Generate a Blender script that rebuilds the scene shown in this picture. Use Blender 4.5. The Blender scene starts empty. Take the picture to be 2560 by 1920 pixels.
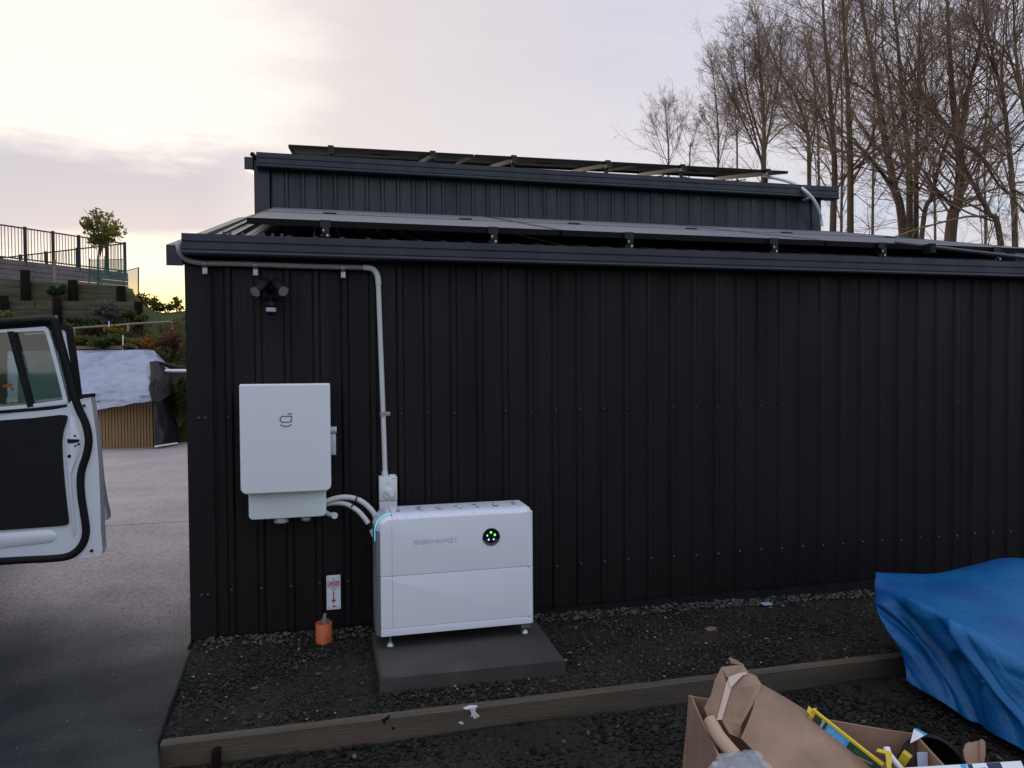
import bpy, bmesh, math, random
import numpy as np
from math import radians, sin, cos, tan, pi
from mathutils import Vector, Matrix, noise
random.seed(7); rng = np.random.default_rng(7)
SC = bpy.context.scene
COL = SC.collection
# ------------------------------------------------------------------ camera
F, YAW, PIT, ROLL = 1850.0, radians(14), radians(1.33), 0.0068
CAM = np.array([0, 0, 1.38])
FW = np.array([sin(YAW)*cos(PIT), cos(YAW)*cos(PIT), -sin(PIT)])
WX = np.array([cos(YAW), -sin(YAW), 0.0]); U0 = np.cross(WX, FW)
RT = cos(ROLL)*WX - sin(ROLL)*U0; UP = sin(ROLL)*WX + cos(ROLL)*U0
cd = bpy.data.cameras.new('camera'); cam = bpy.data.objects.new('camera', cd); COL.objects.link(cam)
cd.sensor_fit = 'HORIZONTAL'; cd.sensor_width = 36; cd.lens = F/2560*36; cd.clip_start = .05; cd.clip_end = 2000
M = Matrix.Identity(4)
for i in range(3):
    M[i][0] = RT[i]; M[i][1] = UP[i]; M[i][2] = -FW[i]; M[i][3] = CAM[i]
cam.matrix_world = M; SC.camera = cam
# survey helpers: a point of the photograph turned into a place in the yard
def ray(x, y): return FW*F + RT*(x-1280) + UP*(960-y)
def at_Y(x, y, Y): v = ray(x, y); return CAM + v*(Y/v[1])
def at_Z(x, y, z): v = ray(x, y); return CAM + v*((z-CAM[2])/v[2])
def at_D(x, y, d): return CAM + ray(x, y)*(d/F)
def to_px(p):
    q = np.array(p)-CAM; s = F/(q@FW); return 1280+s*(q@RT), 960-s*(q@UP)
# ------------------------------------------------------------------ sky and sun
SUN_AZ, SUN_EL = radians(-11), radians(3)
def dirv(az, el): return Vector((sin(az)*cos(el), cos(az)*cos(el), sin(el)))
W = bpy.data.worlds.new('World'); SC.world = W; W.use_nodes = True
def build_world():
    nt = W.node_tree; N = nt.nodes; L = nt.links; N.clear()
    def nd(t, **k):
        n = N.new(t)
        for a, b in k.items(): setattr(n, a, b)
        return n
    def put(s, v):
        if hasattr(v, 'is_output'): L.new(v, s)
        else: s.default_value = v
    def math_(op, a, b=0.0, c=0.0, clamp=False):
        n = nd('ShaderNodeMath', operation=op, use_clamp=clamp)
        put(n.inputs[0], a); put(n.inputs[1], b)
        if op == 'MULTIPLY_ADD': put(n.inputs[2], c)
        return n.outputs[0]
    def vdot(a, v):
        n = nd('ShaderNodeVectorMath', operation='DOT_PRODUCT'); L.new(a, n.inputs[0]); n.inputs[1].default_value = v; return n.outputs['Value']
    def mixc(f, a, b, mode='MIX'):
        n = nd('ShaderNodeMix', data_type='RGBA', blend_type=mode); n.clamp_factor = True
        put(n.inputs[0], f); put(n.inputs[6], a); put(n.inputs[7], b); return n.outputs[2]
    def mapr(v, a, b, c=0.0, d=1.0, smooth=True):
        n = nd('ShaderNodeMapRange'); n.interpolation_type = 'SMOOTHSTEP' if smooth else 'LINEAR'
        put(n.inputs[0], v); n.inputs[1].default_value = a; n.inputs[2].default_value = b; n.inputs[3].default_value = c; n.inputs[4].default_value = d
        return n.outputs[0]
    tc = nd('ShaderNodeTexCoord'); nm = nd('ShaderNodeVectorMath', operation='NORMALIZE'); L.new(tc.outputs['Generated'], nm.inputs[0]); D = nm.outputs[0]
    sp = nd('ShaderNodeSeparateXYZ'); L.new(D, sp.inputs[0]); z = sp.outputs[2]
    ramp = nd('ShaderNodeValToRGB'); L.new(z, ramp.inputs[0]); e = ramp.color_ramp.elements
    e[0].position = 0.0; e[0].color = (.60, .54, .57, 1); e[1].position = 1.0; e[1].color = (1.12, 1.27, 1.62, 1)
    for p, c in ((.10, (.70, .62, .65, 1)), (.28, (.75, .68, .73, 1)), (.50, (.66, .62, .72, 1)), (.75, (.90, 1.0, 1.28, 1))):
        q = e.new(p); q.color = c
    sd = dirv(SUN_AZ, SUN_EL); g = vdot(D, sd)
    far = nd('ShaderNodeValToRGB'); L.new(z, far.inputs[0]); fe = far.color_ramp.elements; fe[0].position = 0.0; fe[0].color = (.44, .49, .64, 1); fe[1].position = 1.0; fe[1].color = (1.12, 1.27, 1.62, 1)
    q = fe.new(.35); q.color = (.80, .92, 1.20, 1)
    base = mixc(mapr(g, .88, .0), ramp.outputs[0], far.outputs[0])       # away from the sunset the cloud turns blue
    # soft clouds: stretched noise on a cloud deck
    def cloud(scale, det, off, zs):
        m = nd('ShaderNodeMapping'); m.inputs['Scale'].default_value = (1, 1, zs); m.inputs['Location'].default_value = off; L.new(D, m.inputs[0])
        n = nd('ShaderNodeTexNoise'); n.inputs['Scale'].default_value = scale; n.inputs['Detail'].default_value = det; n.inputs['Roughness'].default_value = .55
        L.new(m.outputs[0], n.inputs['Vector']); return n.outputs['Fac']
    c1 = cloud(2.6, 5, (3.1, .4, 1.2), 3.2); c2 = cloud(6.5, 6, (.3, 2.2, .7), 4.5)
    base = mixc(mapr(c1, .40, .66, 0, .38), base, (.80, .74, .80, 1))
    base = mixc(mapr(c2, .44, .70, 0, .22), base, (.56, .57, .72, 1))
    blue = mixc(mapr(c2, .50, .36, 0, 1), (0, 0, 0, 1), (1, 1, 1, 1))
    # thin blue breaks on the side away from the sunset
    az = math_('ARCTAN2', sp.outputs[0], sp.outputs[1])
    brk = math_('MULTIPLY', mapr(az, .35, .75), mapr(c1, .50, .36)); brk = math_('MULTIPLY', brk, .38)
    base = mixc(brk, base, (.50, .63, .86, 1))
    # light breaking through the cloud above the sunset
    up2 = dirv(radians(-17.5), radians(20)); g2 = vdot(D, up2)
    wob = math_('MULTIPLY_ADD', c1, .10, -.05); g2w = math_('ADD', g2, math_('MULTIPLY_ADD', c2, .05, -.025)); g2w = math_('ADD', g2w, wob)
    hot = mapr(g2w, .78, .97)
    base = mixc(math_('MULTIPLY', hot, .9), base, (.80, .705, .68, 1))
    hot2 = mapr(g2w, .935, 1.0); base = mixc(hot2, base, (1.08, .98, .90, 1))
    # yellow strip along the horizon
    low = math_('MULTIPLY', mapr(z, .125, .045), mapr(g, .90, .985)); streak = mapr(c2, .36, .62)
    low = math_('MULTIPLY', low, math_('MULTIPLY_ADD', streak, .5, .65, clamp=True))
    base = mixc(math_('MULTIPLY', low, .8), base, (1.05, .74, .28, 1))
    core = math_('MULTIPLY', mapr(z, .125, .075), mapr(g, .968, .996))
    base = mixc(math_('MULTIPLY', core, .8), base, (2.0, 1.45, .55, 1))
    # low bank of mauve cloud
    zw = math_('ADD', z, math_('MULTIPLY_ADD', c2, .08, -.04)); zw = math_('ADD', zw, math_('MULTIPLY_ADD', c1, .12, -.06))
    bank = math_('MULTIPLY', mapr(zw, .135, .185), mapr(zw, .282, .238)); bank = math_('MULTIPLY', bank, mapr(az, .02, -.16))
    base = mixc(math_('MULTIPLY', bank, .92), base, (.52, .475, .565, 1))
    # ground half
    base = mixc(mapr(z, 0, -.05), base, (.05, .05, .05, 1))
    sky = nd('ShaderNodeTexSky'); sky.sky_type = 'NISHITA'; sky.sun_disc = False; sky.sun_elevation = SUN_EL; sky.sun_rotation = SUN_AZ
    sky.air_density = 1.0; sky.dust_density = .2
    b1 = nd('ShaderNodeBackground'); L.new(sky.outputs[0], b1.inputs[0]); b1.inputs[1].default_value = .05
    b2 = nd('ShaderNodeBackground'); L.new(base, b2.inputs[0]); b2.inputs[1].default_value = .92
    ad = nd('ShaderNodeAddShader'); L.new(b1.outputs[0], ad.inputs[0]); L.new(b2.outputs[0], ad.inputs[1])
    out = nd('ShaderNodeOutputWorld'); L.new(ad.outputs[0], out.inputs[0])
build_world()
sl = bpy.data.lights.new('sun', 'SUN'); sl.energy = .8; sl.angle = radians(14); sl.color = (1, .86, .68)
so = bpy.data.objects.new('sun', sl); COL.objects.link(so); so.rotation_euler = (-dirv(SUN_AZ, SUN_EL)).to_track_quat('-Z', 'Y').to_euler()
SC.view_settings.view_transform = 'Standard'; SC.view_settings.look = 'None'; SC.view_settings.exposure = 0.0; SC.view_settings.gamma = 1.0
SC.view_settings.use_curve_mapping = False
SC.render.engine = 'CYCLES'
# ------------------------------------------------------------------ materials
MATS = {}
def mat(name, col, rough=.6, metal=0.0, spec=.5, var=0.0, vscale=6.0, col2=None, bump=0.0, bscale=40.0, stretch=(1, 1, 1), coat=0.0, island=False, emit=None, estr=0.0, detail=5.0, lo=.35, hi=.65, rvar=0.0):
    m = bpy.data.materials.new(name); m.use_nodes = True; nt = m.node_tree; N = nt.nodes; L = nt.links
    b = N['Principled BSDF']; b.inputs['Roughness'].default_value = rough; b.inputs['Metallic'].default_value = metal
    b.inputs['Specular IOR Level'].default_value = spec; b.inputs['Base Color'].default_value = (*col, 1); b.inputs['Coat Weight'].default_value = coat
    tc = N.new('ShaderNodeTexCoord'); mp = N.new('ShaderNodeMapping'); L.new(tc.outputs['Object'], mp.inputs[0]); mp.inputs['Scale'].default_value = stretch
    def nz(scale, det=detail):
        n = N.new('ShaderNodeTexNoise'); n.inputs['Scale'].default_value = scale; n.inputs['Detail'].default_value = det; L.new(mp.outputs[0], n.inputs['Vector']); return n.outputs['Fac']
    src = None
    if col2 is not None or var:
        c2 = col2 if col2 is not None else tuple(c*(1-var) for c in col)
        r = N.new('ShaderNodeMapRange'); L.new(nz(vscale), r.inputs[0]); r.inputs[1].default_value = lo; r.inputs[2].default_value = hi
        x = N.new('ShaderNodeMix'); x.data_type = 'RGBA'; L.new(r.outputs[0], x.inputs[0]); x.inputs[6].default_value = (*col, 1); x.inputs[7].default_value = (*c2, 1)
        src = x.outputs[2]; L.new(src, b.inputs['Base Color'])
        if rvar:
            rr = N.new('ShaderNodeMapRange'); L.new(r.outputs[0], rr.inputs[0]); rr.inputs[3].default_value = rough-rvar; rr.inputs[4].default_value = rough+rvar; L.new(rr.outputs[0], b.inputs['Roughness'])
    if island:
        g = N.new('ShaderNodeNewGeometry'); hsv = N.new('ShaderNodeHueSaturation')
        if src: L.new(src, hsv.inputs['Color'])
        else: hsv.inputs['Color'].default_value = (*col, 1)
        r = N.new('ShaderNodeMapRange'); L.new(g.outputs['Random Per Island'], r.inputs[0]); k = island if isinstance(island, float) else .5
        r.inputs[3].default_value = 1-k; r.inputs[4].default_value = 1+k*1.2; L.new(r.outputs[0], hsv.inputs['Value']); L.new(hsv.outputs[0], b.inputs['Base Color'])
    if bump:
        bn = N.new('ShaderNodeBump'); bn.inputs['Strength'].default_value = bump; bn.inputs['Distance'].default_value = .01; L.new(nz(bscale), bn.inputs['Height']); L.new(bn.outputs[0], b.inputs['Normal'])
    if emit: b.inputs['Emission Color'].default_value = (*emit, 1); b.inputs['Emission Strength'].default_value = estr
    MATS[name] = m; return m
def see_through(m, alpha): m.node_tree.nodes['Principled BSDF'].inputs['Alpha'].default_value = alpha; return m
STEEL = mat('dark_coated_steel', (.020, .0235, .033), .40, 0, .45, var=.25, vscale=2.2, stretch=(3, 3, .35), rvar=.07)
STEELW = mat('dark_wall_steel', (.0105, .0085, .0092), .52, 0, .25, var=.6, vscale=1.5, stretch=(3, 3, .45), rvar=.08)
ROOFM = mat('dark_roof_steel', (.022, .022, .026), .36, 0, .5, var=.3, vscale=3)
WHITEP = mat('white_powder_coat', (.74, .75, .77), .38, 0, .5, bump=.03, bscale=500)
WHITEQ = mat('white_casing', (.76, .76, .80), .35, 0, .5, bump=.03, bscale=500)
SILVER = mat('silver_trim', (.52, .52, .55), .32, .75, .5, bump=.08, bscale=900)
GREYW = mat('pale_grey_plastic', (.66, .70, .68), .4, 0, .5)
CONDM = mat('pale_conduit_plastic', (.62, .62, .60), .38, 0, .5, var=.12, vscale=5)
GALV = mat('galvanised_metal', (.40, .41, .41), .32, .85)
BLACKM = mat('black_plastic', (.006, .006, .007), .45, 0, .22)
BLACKA = mat('black_anodised', (.012, .012, .013), .4, .3, .4)
ALU = mat('pale_aluminium', (.60, .57, .53), .45, .35)
GLASSPV = mat('dark_solar_glass', (.05, .05, .062), .45, 0, 1.0)
BACKSH = mat('dark_backsheet', (.03, .03, .03), .6)
INKG = mat('grey_ink', (.22, .23, .27), .5)
REDI = mat('red_ink', (.50, .03, .04), .5)
SIGNW = mat('white_sign_plastic', (.72, .78, .82), .4)
ORANGE = mat('orange_plastic_pipe', (.55, .13, .045), .55, 0, .4, col2=(.38, .09, .035), vscale=18, lo=.5, hi=.7)
CONC = mat('damp_concrete', (.066, .061, .052), .8, 0, .25, col2=(.044, .041, .036), vscale=4, bump=.35, bscale=220)
WOOD = mat('weathered_timber', (.105, .076, .052), .75, 0, .25, col2=(.052, .049, .037), vscale=3.0, stretch=(.35, 4, 4), bump=.3, bscale=40)
PLASTER = mat('dried_plaster', (.55, .55, .54), .8, bump=.4, bscale=120)
CARD = mat('brown_cardboard', (.33, .205, .135), .72, 0, .25, col2=(.235, .145, .095), vscale=7, stretch=(1, 1, .6), bump=.35, bscale=28)
def flutes(m):      # faint corrugation lines showing through the liner
    nt = m.node_tree; N = nt.nodes; L = nt.links; b = N['Principled BSDF']; old = b.inputs['Base Color'].links[0].from_socket
    tc = N.new('ShaderNodeTexCoord'); mp = N.new('ShaderNodeMapping'); mp.inputs['Rotation'].default_value = (.5, .3, .6); L.new(tc.outputs['Object'], mp.inputs[0])
    w = N.new('ShaderNodeTexWave'); w.inputs['Scale'].default_value = 42; w.inputs['Distortion'].default_value = 1.2; w.inputs['Detail'].default_value = 3; L.new(mp.outputs[0], w.inputs['Vector'])
    x = N.new('ShaderNodeMix'); x.data_type = 'RGBA'; x.blend_type = 'MULTIPLY'; x.inputs[0].default_value = .05; L.new(old, x.inputs[6]); L.new(w.outputs['Color'], x.inputs[7]); L.new(x.outputs[2], b.inputs['Base Color'])
flutes(CARD)
CARDIN = mat('inner_cardboard', (.235, .15, .10), .8, 0, .2, var=.2, vscale=6)
TAPE = mat('pale_packing_tape', (.50, .37, .285), .35, 0, .5)
TARPB = mat('blue_tarpaulin', (.001, .098, .25), .40, 0, .28, col2=(.002, .060, .20), vscale=3.5, bump=.30, bscale=75)
TARPS = mat('silver_tarpaulin', (.31, .34, .41), .38, .25, .5, var=.2, vscale=4, bump=.8, bscale=11)
SLATW = mat('cedar_slat', (.30, .19, .085), .65, 0, .3, var=.3, vscale=4, stretch=(1, 1, .2))
SLEEP = mat('mossy_sleeper', (.115, .108, .070), .9, 0, .08, col2=(.062, .060, .040), vscale=2.5, stretch=(.4, 1, 3), bump=.4, bscale=15)
POSTD = mat('dark_timber_post', (.016, .012, .009), .95, 0, .04, var=.4, vscale=5)
BOARD = mat('pale_cladding_board', (.20, .165, .165), .8, 0, .2, var=.25, vscale=2)
PALEW = mat('pale_bare_timber', (.30, .22, .16), .75, 0, .2, var=.2, vscale=5)
FENCEM = mat('black_fence_steel', (.012, .012, .014), .5)
BARK = mat('tree_bark', (.19, .12, .078), .9, 0, .15, col2=(.095, .078, .045), vscale=3, stretch=(2, 2, .6), bump=.5, bscale=14)
TWIG = mat('tree_twigs', (.33, .22, .15), .9, 0, .1, var=.35, vscale=.8)
GRASS = mat('hill_grass', (.045, .062, .016), .9, 0, .1, col2=(.06, .05, .02), vscale=1.2, bump=.8, bscale=8)
EARTH = mat('dark_earth', (.028, .024, .018), .95, 0, .1, var=.4, vscale=3, bump=.6, bscale=12)
CARW = mat('white_car_paint', (.70, .73, .76), .3, 0, .5, coat=.4)
RUBBER = mat('black_rubber', (.006, .006, .007), .65, 0, .25)
CARTRIM = mat('black_door_card', (.010, .010, .012), .7, 0, .25, var=.2, vscale=9)
DARKGL = mat('dark_glass', (.01, .012, .014), .08)
def glass(name, tint, refl):
    m = bpy.data.materials.new(name); m.use_nodes = True; N = m.node_tree.nodes; L = m.node_tree.links; N.clear()
    t = N.new('ShaderNodeBsdfTransparent'); t.inputs[0].default_value = (*tint, 1); g = N.new('ShaderNodeBsdfGlossy'); g.inputs[1].default_value = .03
    fr = N.new('ShaderNodeFresnel'); fr.inputs[0].default_value = 1.5; x = N.new('ShaderNodeMixShader'); a = N.new('ShaderNodeMath'); a.operation = 'ADD'; a.inputs[1].default_value = refl
    L.new(fr.outputs[0], a.inputs[0]); L.new(a.outputs[0], x.inputs[0]); L.new(t.outputs[0], x.inputs[1]); L.new(g.outputs[0], x.inputs[2])
    o = N.new('ShaderNodeOutputMaterial'); L.new(x.outputs[0], o.inputs[0]); return m
CARGL = glass('tinted_car_glass', (.60, .68, .62), .07)
def leafm(name, c, c2, tr=.35):
    m = mat(name, c, .6, 0, .25, col2=c2, vscale=2.5, island=.35)
    b = m.node_tree.nodes['Principled BSDF']; N = m.node_tree.nodes; L = m.node_tree.links
    t = N.new('ShaderNodeBsdfTranslucent'); t.inputs[0].default_value = (c[0]*1.5, c[1]*1.5, c[2], 1); x = N.new('ShaderNodeMixShader'); x.inputs[0].default_value = tr
    o = N['Material Output']; L.new(b.outputs[0], x.inputs[1]); L.new(t.outputs[0], x.inputs[2]); L.new(x.outputs[0], o.inputs[0]); return m
LEAFG = leafm('green_leaf', (.06, .085, .02), (.04, .06, .016))
LEAFD = leafm('dark_green_leaf', (.028, .05, .014), (.02, .035, .012))
LEAFY = leafm('olive_yellow_leaf', (.13, .115, .025), (.08, .085, .02))
LEAFO = leafm('orange_leaf', (.30, .10, .025), (.2, .08, .02))
LEAFR = leafm('rust_brown_leaf', (.12, .06, .03), (.075, .045, .025))
LEAFP = leafm('grey_purple_leaf', (.11, .095, .11), (.06, .055, .06))
# ------------------------------------------------------------------ objects
def tag(o, label=None, cat=None, group=None, kind=None):
    if label: o['label'] = label
    if cat: o['category'] = cat
    if group: o['group'] = group
    if kind: o['kind'] = kind
    return o
def empty(name, loc=(0, 0, 0), label=None, cat=None, group=None):
    o = bpy.data.objects.new(name, None); COL.objects.link(o); o.location = loc; o.empty_display_size = .1
    return tag(o, label, cat, group)
def wloc(o):
    v = Vector((0, 0, 0))
    while o is not None: v += o.location; o = o.parent
    return np.array(v)
def link_mesh(name, me, material, parent=None, origin=None):
    o = bpy.data.objects.new(name, me); COL.objects.link(o)
    if material is not None and not me.materials:
        for m_ in (material if isinstance(material, (list, tuple)) else [material]): me.materials.append(m_)
    if parent is not None: o.parent = parent
    return o
def np_mesh(name, V, Fq, material, parent=None, smooth=False, origin=None, midx=None):
    """verts (n,3) world, faces: array (m,k) or list of lists -> one object; verts are stored relative to parent/origin"""
    V = np.asarray(V, float)
    org = np.array(origin, float) if origin is not None else None
    base = wloc(parent) if parent is not None else np.zeros(3)
    if org is None: org = base
    me = bpy.data.meshes.new(name)
    Vl = V - org
    if isinstance(Fq, np.ndarray):
        k = Fq.shape[1]; me.vertices.add(len(Vl)); me.vertices.foreach_set('co', Vl.ravel().astype(np.float32))
        me.loops.add(Fq.size); me.loops.foreach_set('vertex_index', Fq.ravel().astype(np.int32))
        me.polygons.add(len(Fq)); me.polygons.foreach_set('loop_start', (np.arange(len(Fq))*k).astype(np.int32))
        me.update(calc_edges=True)
    else: me.from_pydata([tuple(v) for v in Vl], [], [list(f) for f in Fq]); me.update()
    if midx is not None: me.polygons.foreach_set('material_index', np.asarray(midx, np.int32))
    if smooth: me.polygons.foreach_set('use_smooth', np.ones(len(me.polygons), bool))
    o = link_mesh(name, me, material, parent); o.location = org - base
    return o
class MB:
    def __init__(s): s.v = []; s.f = []
    def add(s, vs, fs):
        n = len(s.v); s.v += [tuple(map(float, p)) for p in vs]; s.f += [[n+i for i in f] for f in fs]; return s
    def hexa(s, p):      # 8 points: bottom 4 ccw, top 4 ccw
        return s.add(p, [(3, 2, 1, 0), (4, 5, 6, 7), (0, 1, 5, 4), (1, 2, 6, 5), (2, 3, 7, 6), (3, 0, 4, 7)])
    def box(s, a, b):
        x0, y0, z0 = a; x1, y1, z1 = b
        return s.hexa([(x0, y0, z0), (x1, y0, z0), (x1, y1, z0), (x0, y1, z0), (x0, y0, z1), (x1, y0, z1), (x1, y1, z1), (x0, y1, z1)])
    def rbox(s, a, b, r=.004, seg=2):
        bm = bmesh.new(); bmesh.ops.create_cube(bm, size=1.0); a = np.array(a, float); b = np.array(b, float)
        for v in bm.verts: v.co = Vector((a+b)/2 + np.array(v.co)*(b-a))
        bmesh.ops.bevel(bm, geom=bm.edges[:], offset=r, segments=seg, affect='EDGES', profile=.5)
        bm.verts.index_update(); s.add([v.co for v in bm.verts], [[v.index for v in f.verts] for f in bm.faces]); bm.free(); return s
    def bar(s, p, q, w, h, up=(0, 0, 1)):
        p = np.array(p, float); q = np.array(q, float); t = q-p; t /= np.linalg.norm(t); u = np.array(up, float)
        if abs(t@u) > .97: u = np.array([0, 1., 0])
        a = np.cross(t, u); a /= np.linalg.norm(a); b = np.cross(a, t); c = [(-w/2, -h/2), (w/2, -h/2), (w/2, h/2), (-w/2, h/2)]
        return s.hexa([p+a*x+b*y for x, y in c]+[q+a*x+b*y for x, y in c])
    def tube(s, path, r, k=10, caps=True):
        P = np.array(path, float); n = len(P); r = np.full(n, r, float) if np.isscalar(r) else np.array(r, float)
        T = np.gradient(P, axis=0); T /= np.linalg.norm(T, axis=1)[:, None]
        u = np.array([0, 0, 1.]) if abs(T[0][2]) < .9 else np.array([0, 1., 0]); vs = []
        a = np.cross(T[0], u); a /= np.linalg.norm(a)
        for i in range(n):
            a = a - T[i]*(a@T[i]); a /= np.linalg.norm(a); b = np.cross(T[i], a)
            for j in range(k): vs.append(P[i]+r[i]*(a*cos(2*pi*j/k)+b*sin(2*pi*j/k)))
        fs = [(i*k+j, i*k+(j+1) % k, (i+1)*k+(j+1) % k, (i+1)*k+j) for i in range(n-1) for j in range(k)]
        if caps: fs += [list(range(k))[::-1], list(range((n-1)*k, n*k))]
        return s.add(vs, fs)
    def prism(s, pts, d, bev=0.0):     # pts: 3-D polygon; d: extrusion vector; optional chamfer at the pts side (pts = face seen)
        P = np.array(pts, float); d = np.array(d, float); n = len(P)
        if bev:
            c = P.mean(0); nn = d/np.linalg.norm(d); ins = []
            for i in range(n):
                e1 = P[i]-P[i-1]; e2 = P[(i+1) % n]-P[i]; e1 /= np.linalg.norm(e1)+1e-12; e2 /= np.linalg.norm(e2)+1e-12
                n1 = np.cross(nn, e1); n2 = np.cross(nn, e2); m = n1+n2; m /= np.linalg.norm(m)+1e-12
                ins.append(m)
            ins = np.array(ins); Q = P+ins*bev
            if np.linalg.norm(Q-c, axis=1).mean() > np.linalg.norm(P-c, axis=1).mean(): Q = P-ins*bev
            vs = list(Q)+list(P+nn*bev)+list(P+d)
            fs = [list(range(n))]+[(i, i+n, (i+1) % n+n, (i+1) % n) for i in range(n)]+[(i+n, i+2*n, (i+1) % n+2*n, (i+1) % n+n) for i in range(n)]+[list(range(2*n, 3*n))[::-1]]
            return s.add(vs, fs)
        vs = list(P)+list(P+d); fs = [list(range(n)), list(range(n, 2*n))[::-1]]+[(i, i+n, (i+1) % n+n, (i+1) % n) for i in range(n)]
        return s.add(vs, fs)
    def cyl(s, p, q, r, k=20, r2=None): return s.tube([p, q], [r, r if r2 is None else r2], k)
    def build(s, name, material, parent=None, smooth=False, origin=None, angle=None, fixn=True):
        V = np.array(s.v); o = np_mesh(name, V, s.f, material, parent, False, origin)
        if fixn:
            bm = bmesh.new(); bm.from_mesh(o.data); bmesh.ops.recalc_face_normals(bm, faces=bm.faces[:]); bm.to_mesh(o.data); bm.free()
        if smooth or angle:
            o.data.shade_smooth() if hasattr(o.data, 'shade_smooth') else None
            try: o.data.set_sharp_from_angle(angle=radians(angle or 40))
            except Exception: pass
        return o
def dup(root, loc, label=None):
    r = root.copy(); COL.objects.link(r); r.location = loc
    if label: r['label'] = label
    for ch in root.children:
        c = ch.copy(); COL.objects.link(c); c.parent = r
        for g in ch.children:
            d = g.copy(); COL.objects.link(d); d.parent = c
    return r
def piece(src, name, offset):         # another alike piece sharing its mesh
    o = bpy.data.objects.new(name, src.data); COL.objects.link(o); o.parent = src.parent; o.location = Vector(src.location)+Vector(offset); return o
def spline(pts, n=8, closed=False):
    P = np.array(pts, float); out = []; m = len(P)
    for i in range(m-1):
        p0 = P[max(i-1, 0)]; p1 = P[i]; p2 = P[i+1]; p3 = P[min(i+2, m-1)]
        for t in np.linspace(0, 1, n, endpoint=False):
            out.append(.5*((2*p1)+(-p0+p2)*t+(2*p0-5*p1+4*p2-p3)*t*t+(-p0+3*p1-3*p2+p3)*t**3))
    out.append(P[-1]); return np.array(out)
def rrect(x0, z0, x1, z1, r, n=6):     # rounded rectangle outline; r = (bl, br, tr, tl)
    if np.isscalar(r): r = (r,)*4
    out = []
    for (cx, cz, a0, rr) in ((x0+r[0], z0+r[0], pi, r[0]), (x1-r[1], z0+r[1], 1.5*pi, r[1]), (x1-r[2], z1-r[2], 0, r[2]), (x0+r[3], z1-r[3], .5*pi, r[3])):
        for i in range(n+1): a = a0+i/n*pi/2; out.append((cx+rr*cos(a), cz+rr*sin(a)))
    return out
def text_mesh(txt, size, name, parent, material, loc, width=None, depth=.0004, bold=0.0):
    """lettering as thin raised print facing -Y"""
    cu = bpy.data.curves.new(name, 'FONT'); cu.body = txt; cu.size = size; cu.align_x = 'CENTER'; cu.align_y = 'CENTER'; cu.extrude = depth; cu.offset = size*bold; cu.resolution_u = 3
    t = bpy.data.objects.new(name+'_t', cu); COL.objects.link(t); bpy.context.view_layer.update()
    me = bpy.data.meshes.new_from_object(t); bpy.data.objects.remove(t)
    co = np.array([v.co for v in me.vertices]); 
    if width: co[:, 0] *= width/(co[:, 0].max()-co[:, 0].min())
    me.vertices.foreach_set('co', np.stack([co[:, 0], -co[:, 2], co[:, 1]], 1).ravel()); me.name = name
    o = link_mesh(name, me, material, parent); o.location = np.array(loc)-wloc(parent); return o
# ================================================================== the setting
def struct(o): o['kind'] = 'structure'; return o
def ground_z(X, Y):      # gravel strip beside the shed falls slightly to the right
    t = np.clip((Y-2.88)/1.07, 0, 1); return -.004 + t*(.022-.0176*X)
struct(MB().add([(-400, -400, -.17), (400, -400, -.17), (400, 500, -.17), (-400, 500, -.17)], [(0, 1, 2, 3)]).build('ground', EARTH))
# concrete driveway of separate bays
drive = empty('driveway', (-3, 4, 0)); struct(drive)
DRV = mat('driveway_concrete', (.43, .355, .335), .44, 0, .5, col2=(.33, .275, .26), vscale=1.1, bump=.9, bscale=75, lo=.4, hi=.62, rvar=.08)
def add_speckle(m, strength=.5, scale=260):
    nt = m.node_tree; N = nt.nodes; L = nt.links; b = N['Principled BSDF']; old = b.inputs['Base Color'].links[0].from_socket
    v = N.new('ShaderNodeTexVoronoi'); v.inputs['Scale'].default_value = scale; tc = N.new('ShaderNodeTexCoord'); L.new(tc.outputs['Object'], v.inputs['Vector'])
    x = N.new('ShaderNodeMix'); x.data_type = 'RGBA'; x.blend_type = 'MULTIPLY'; x.inputs[0].default_value = strength; L.new(old, x.inputs[6])
    hs = N.new('ShaderNodeHueSaturation'); hs.inputs['Saturation'].default_value = .25; hs.inputs['Value'].default_value = 1.7; L.new(v.outputs['Color'], hs.inputs['Color']); L.new(hs.outputs[0], x.inputs[7]); L.new(x.outputs[2], b.inputs['Base Color'])
add_speckle(DRV, .8, 85)
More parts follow.
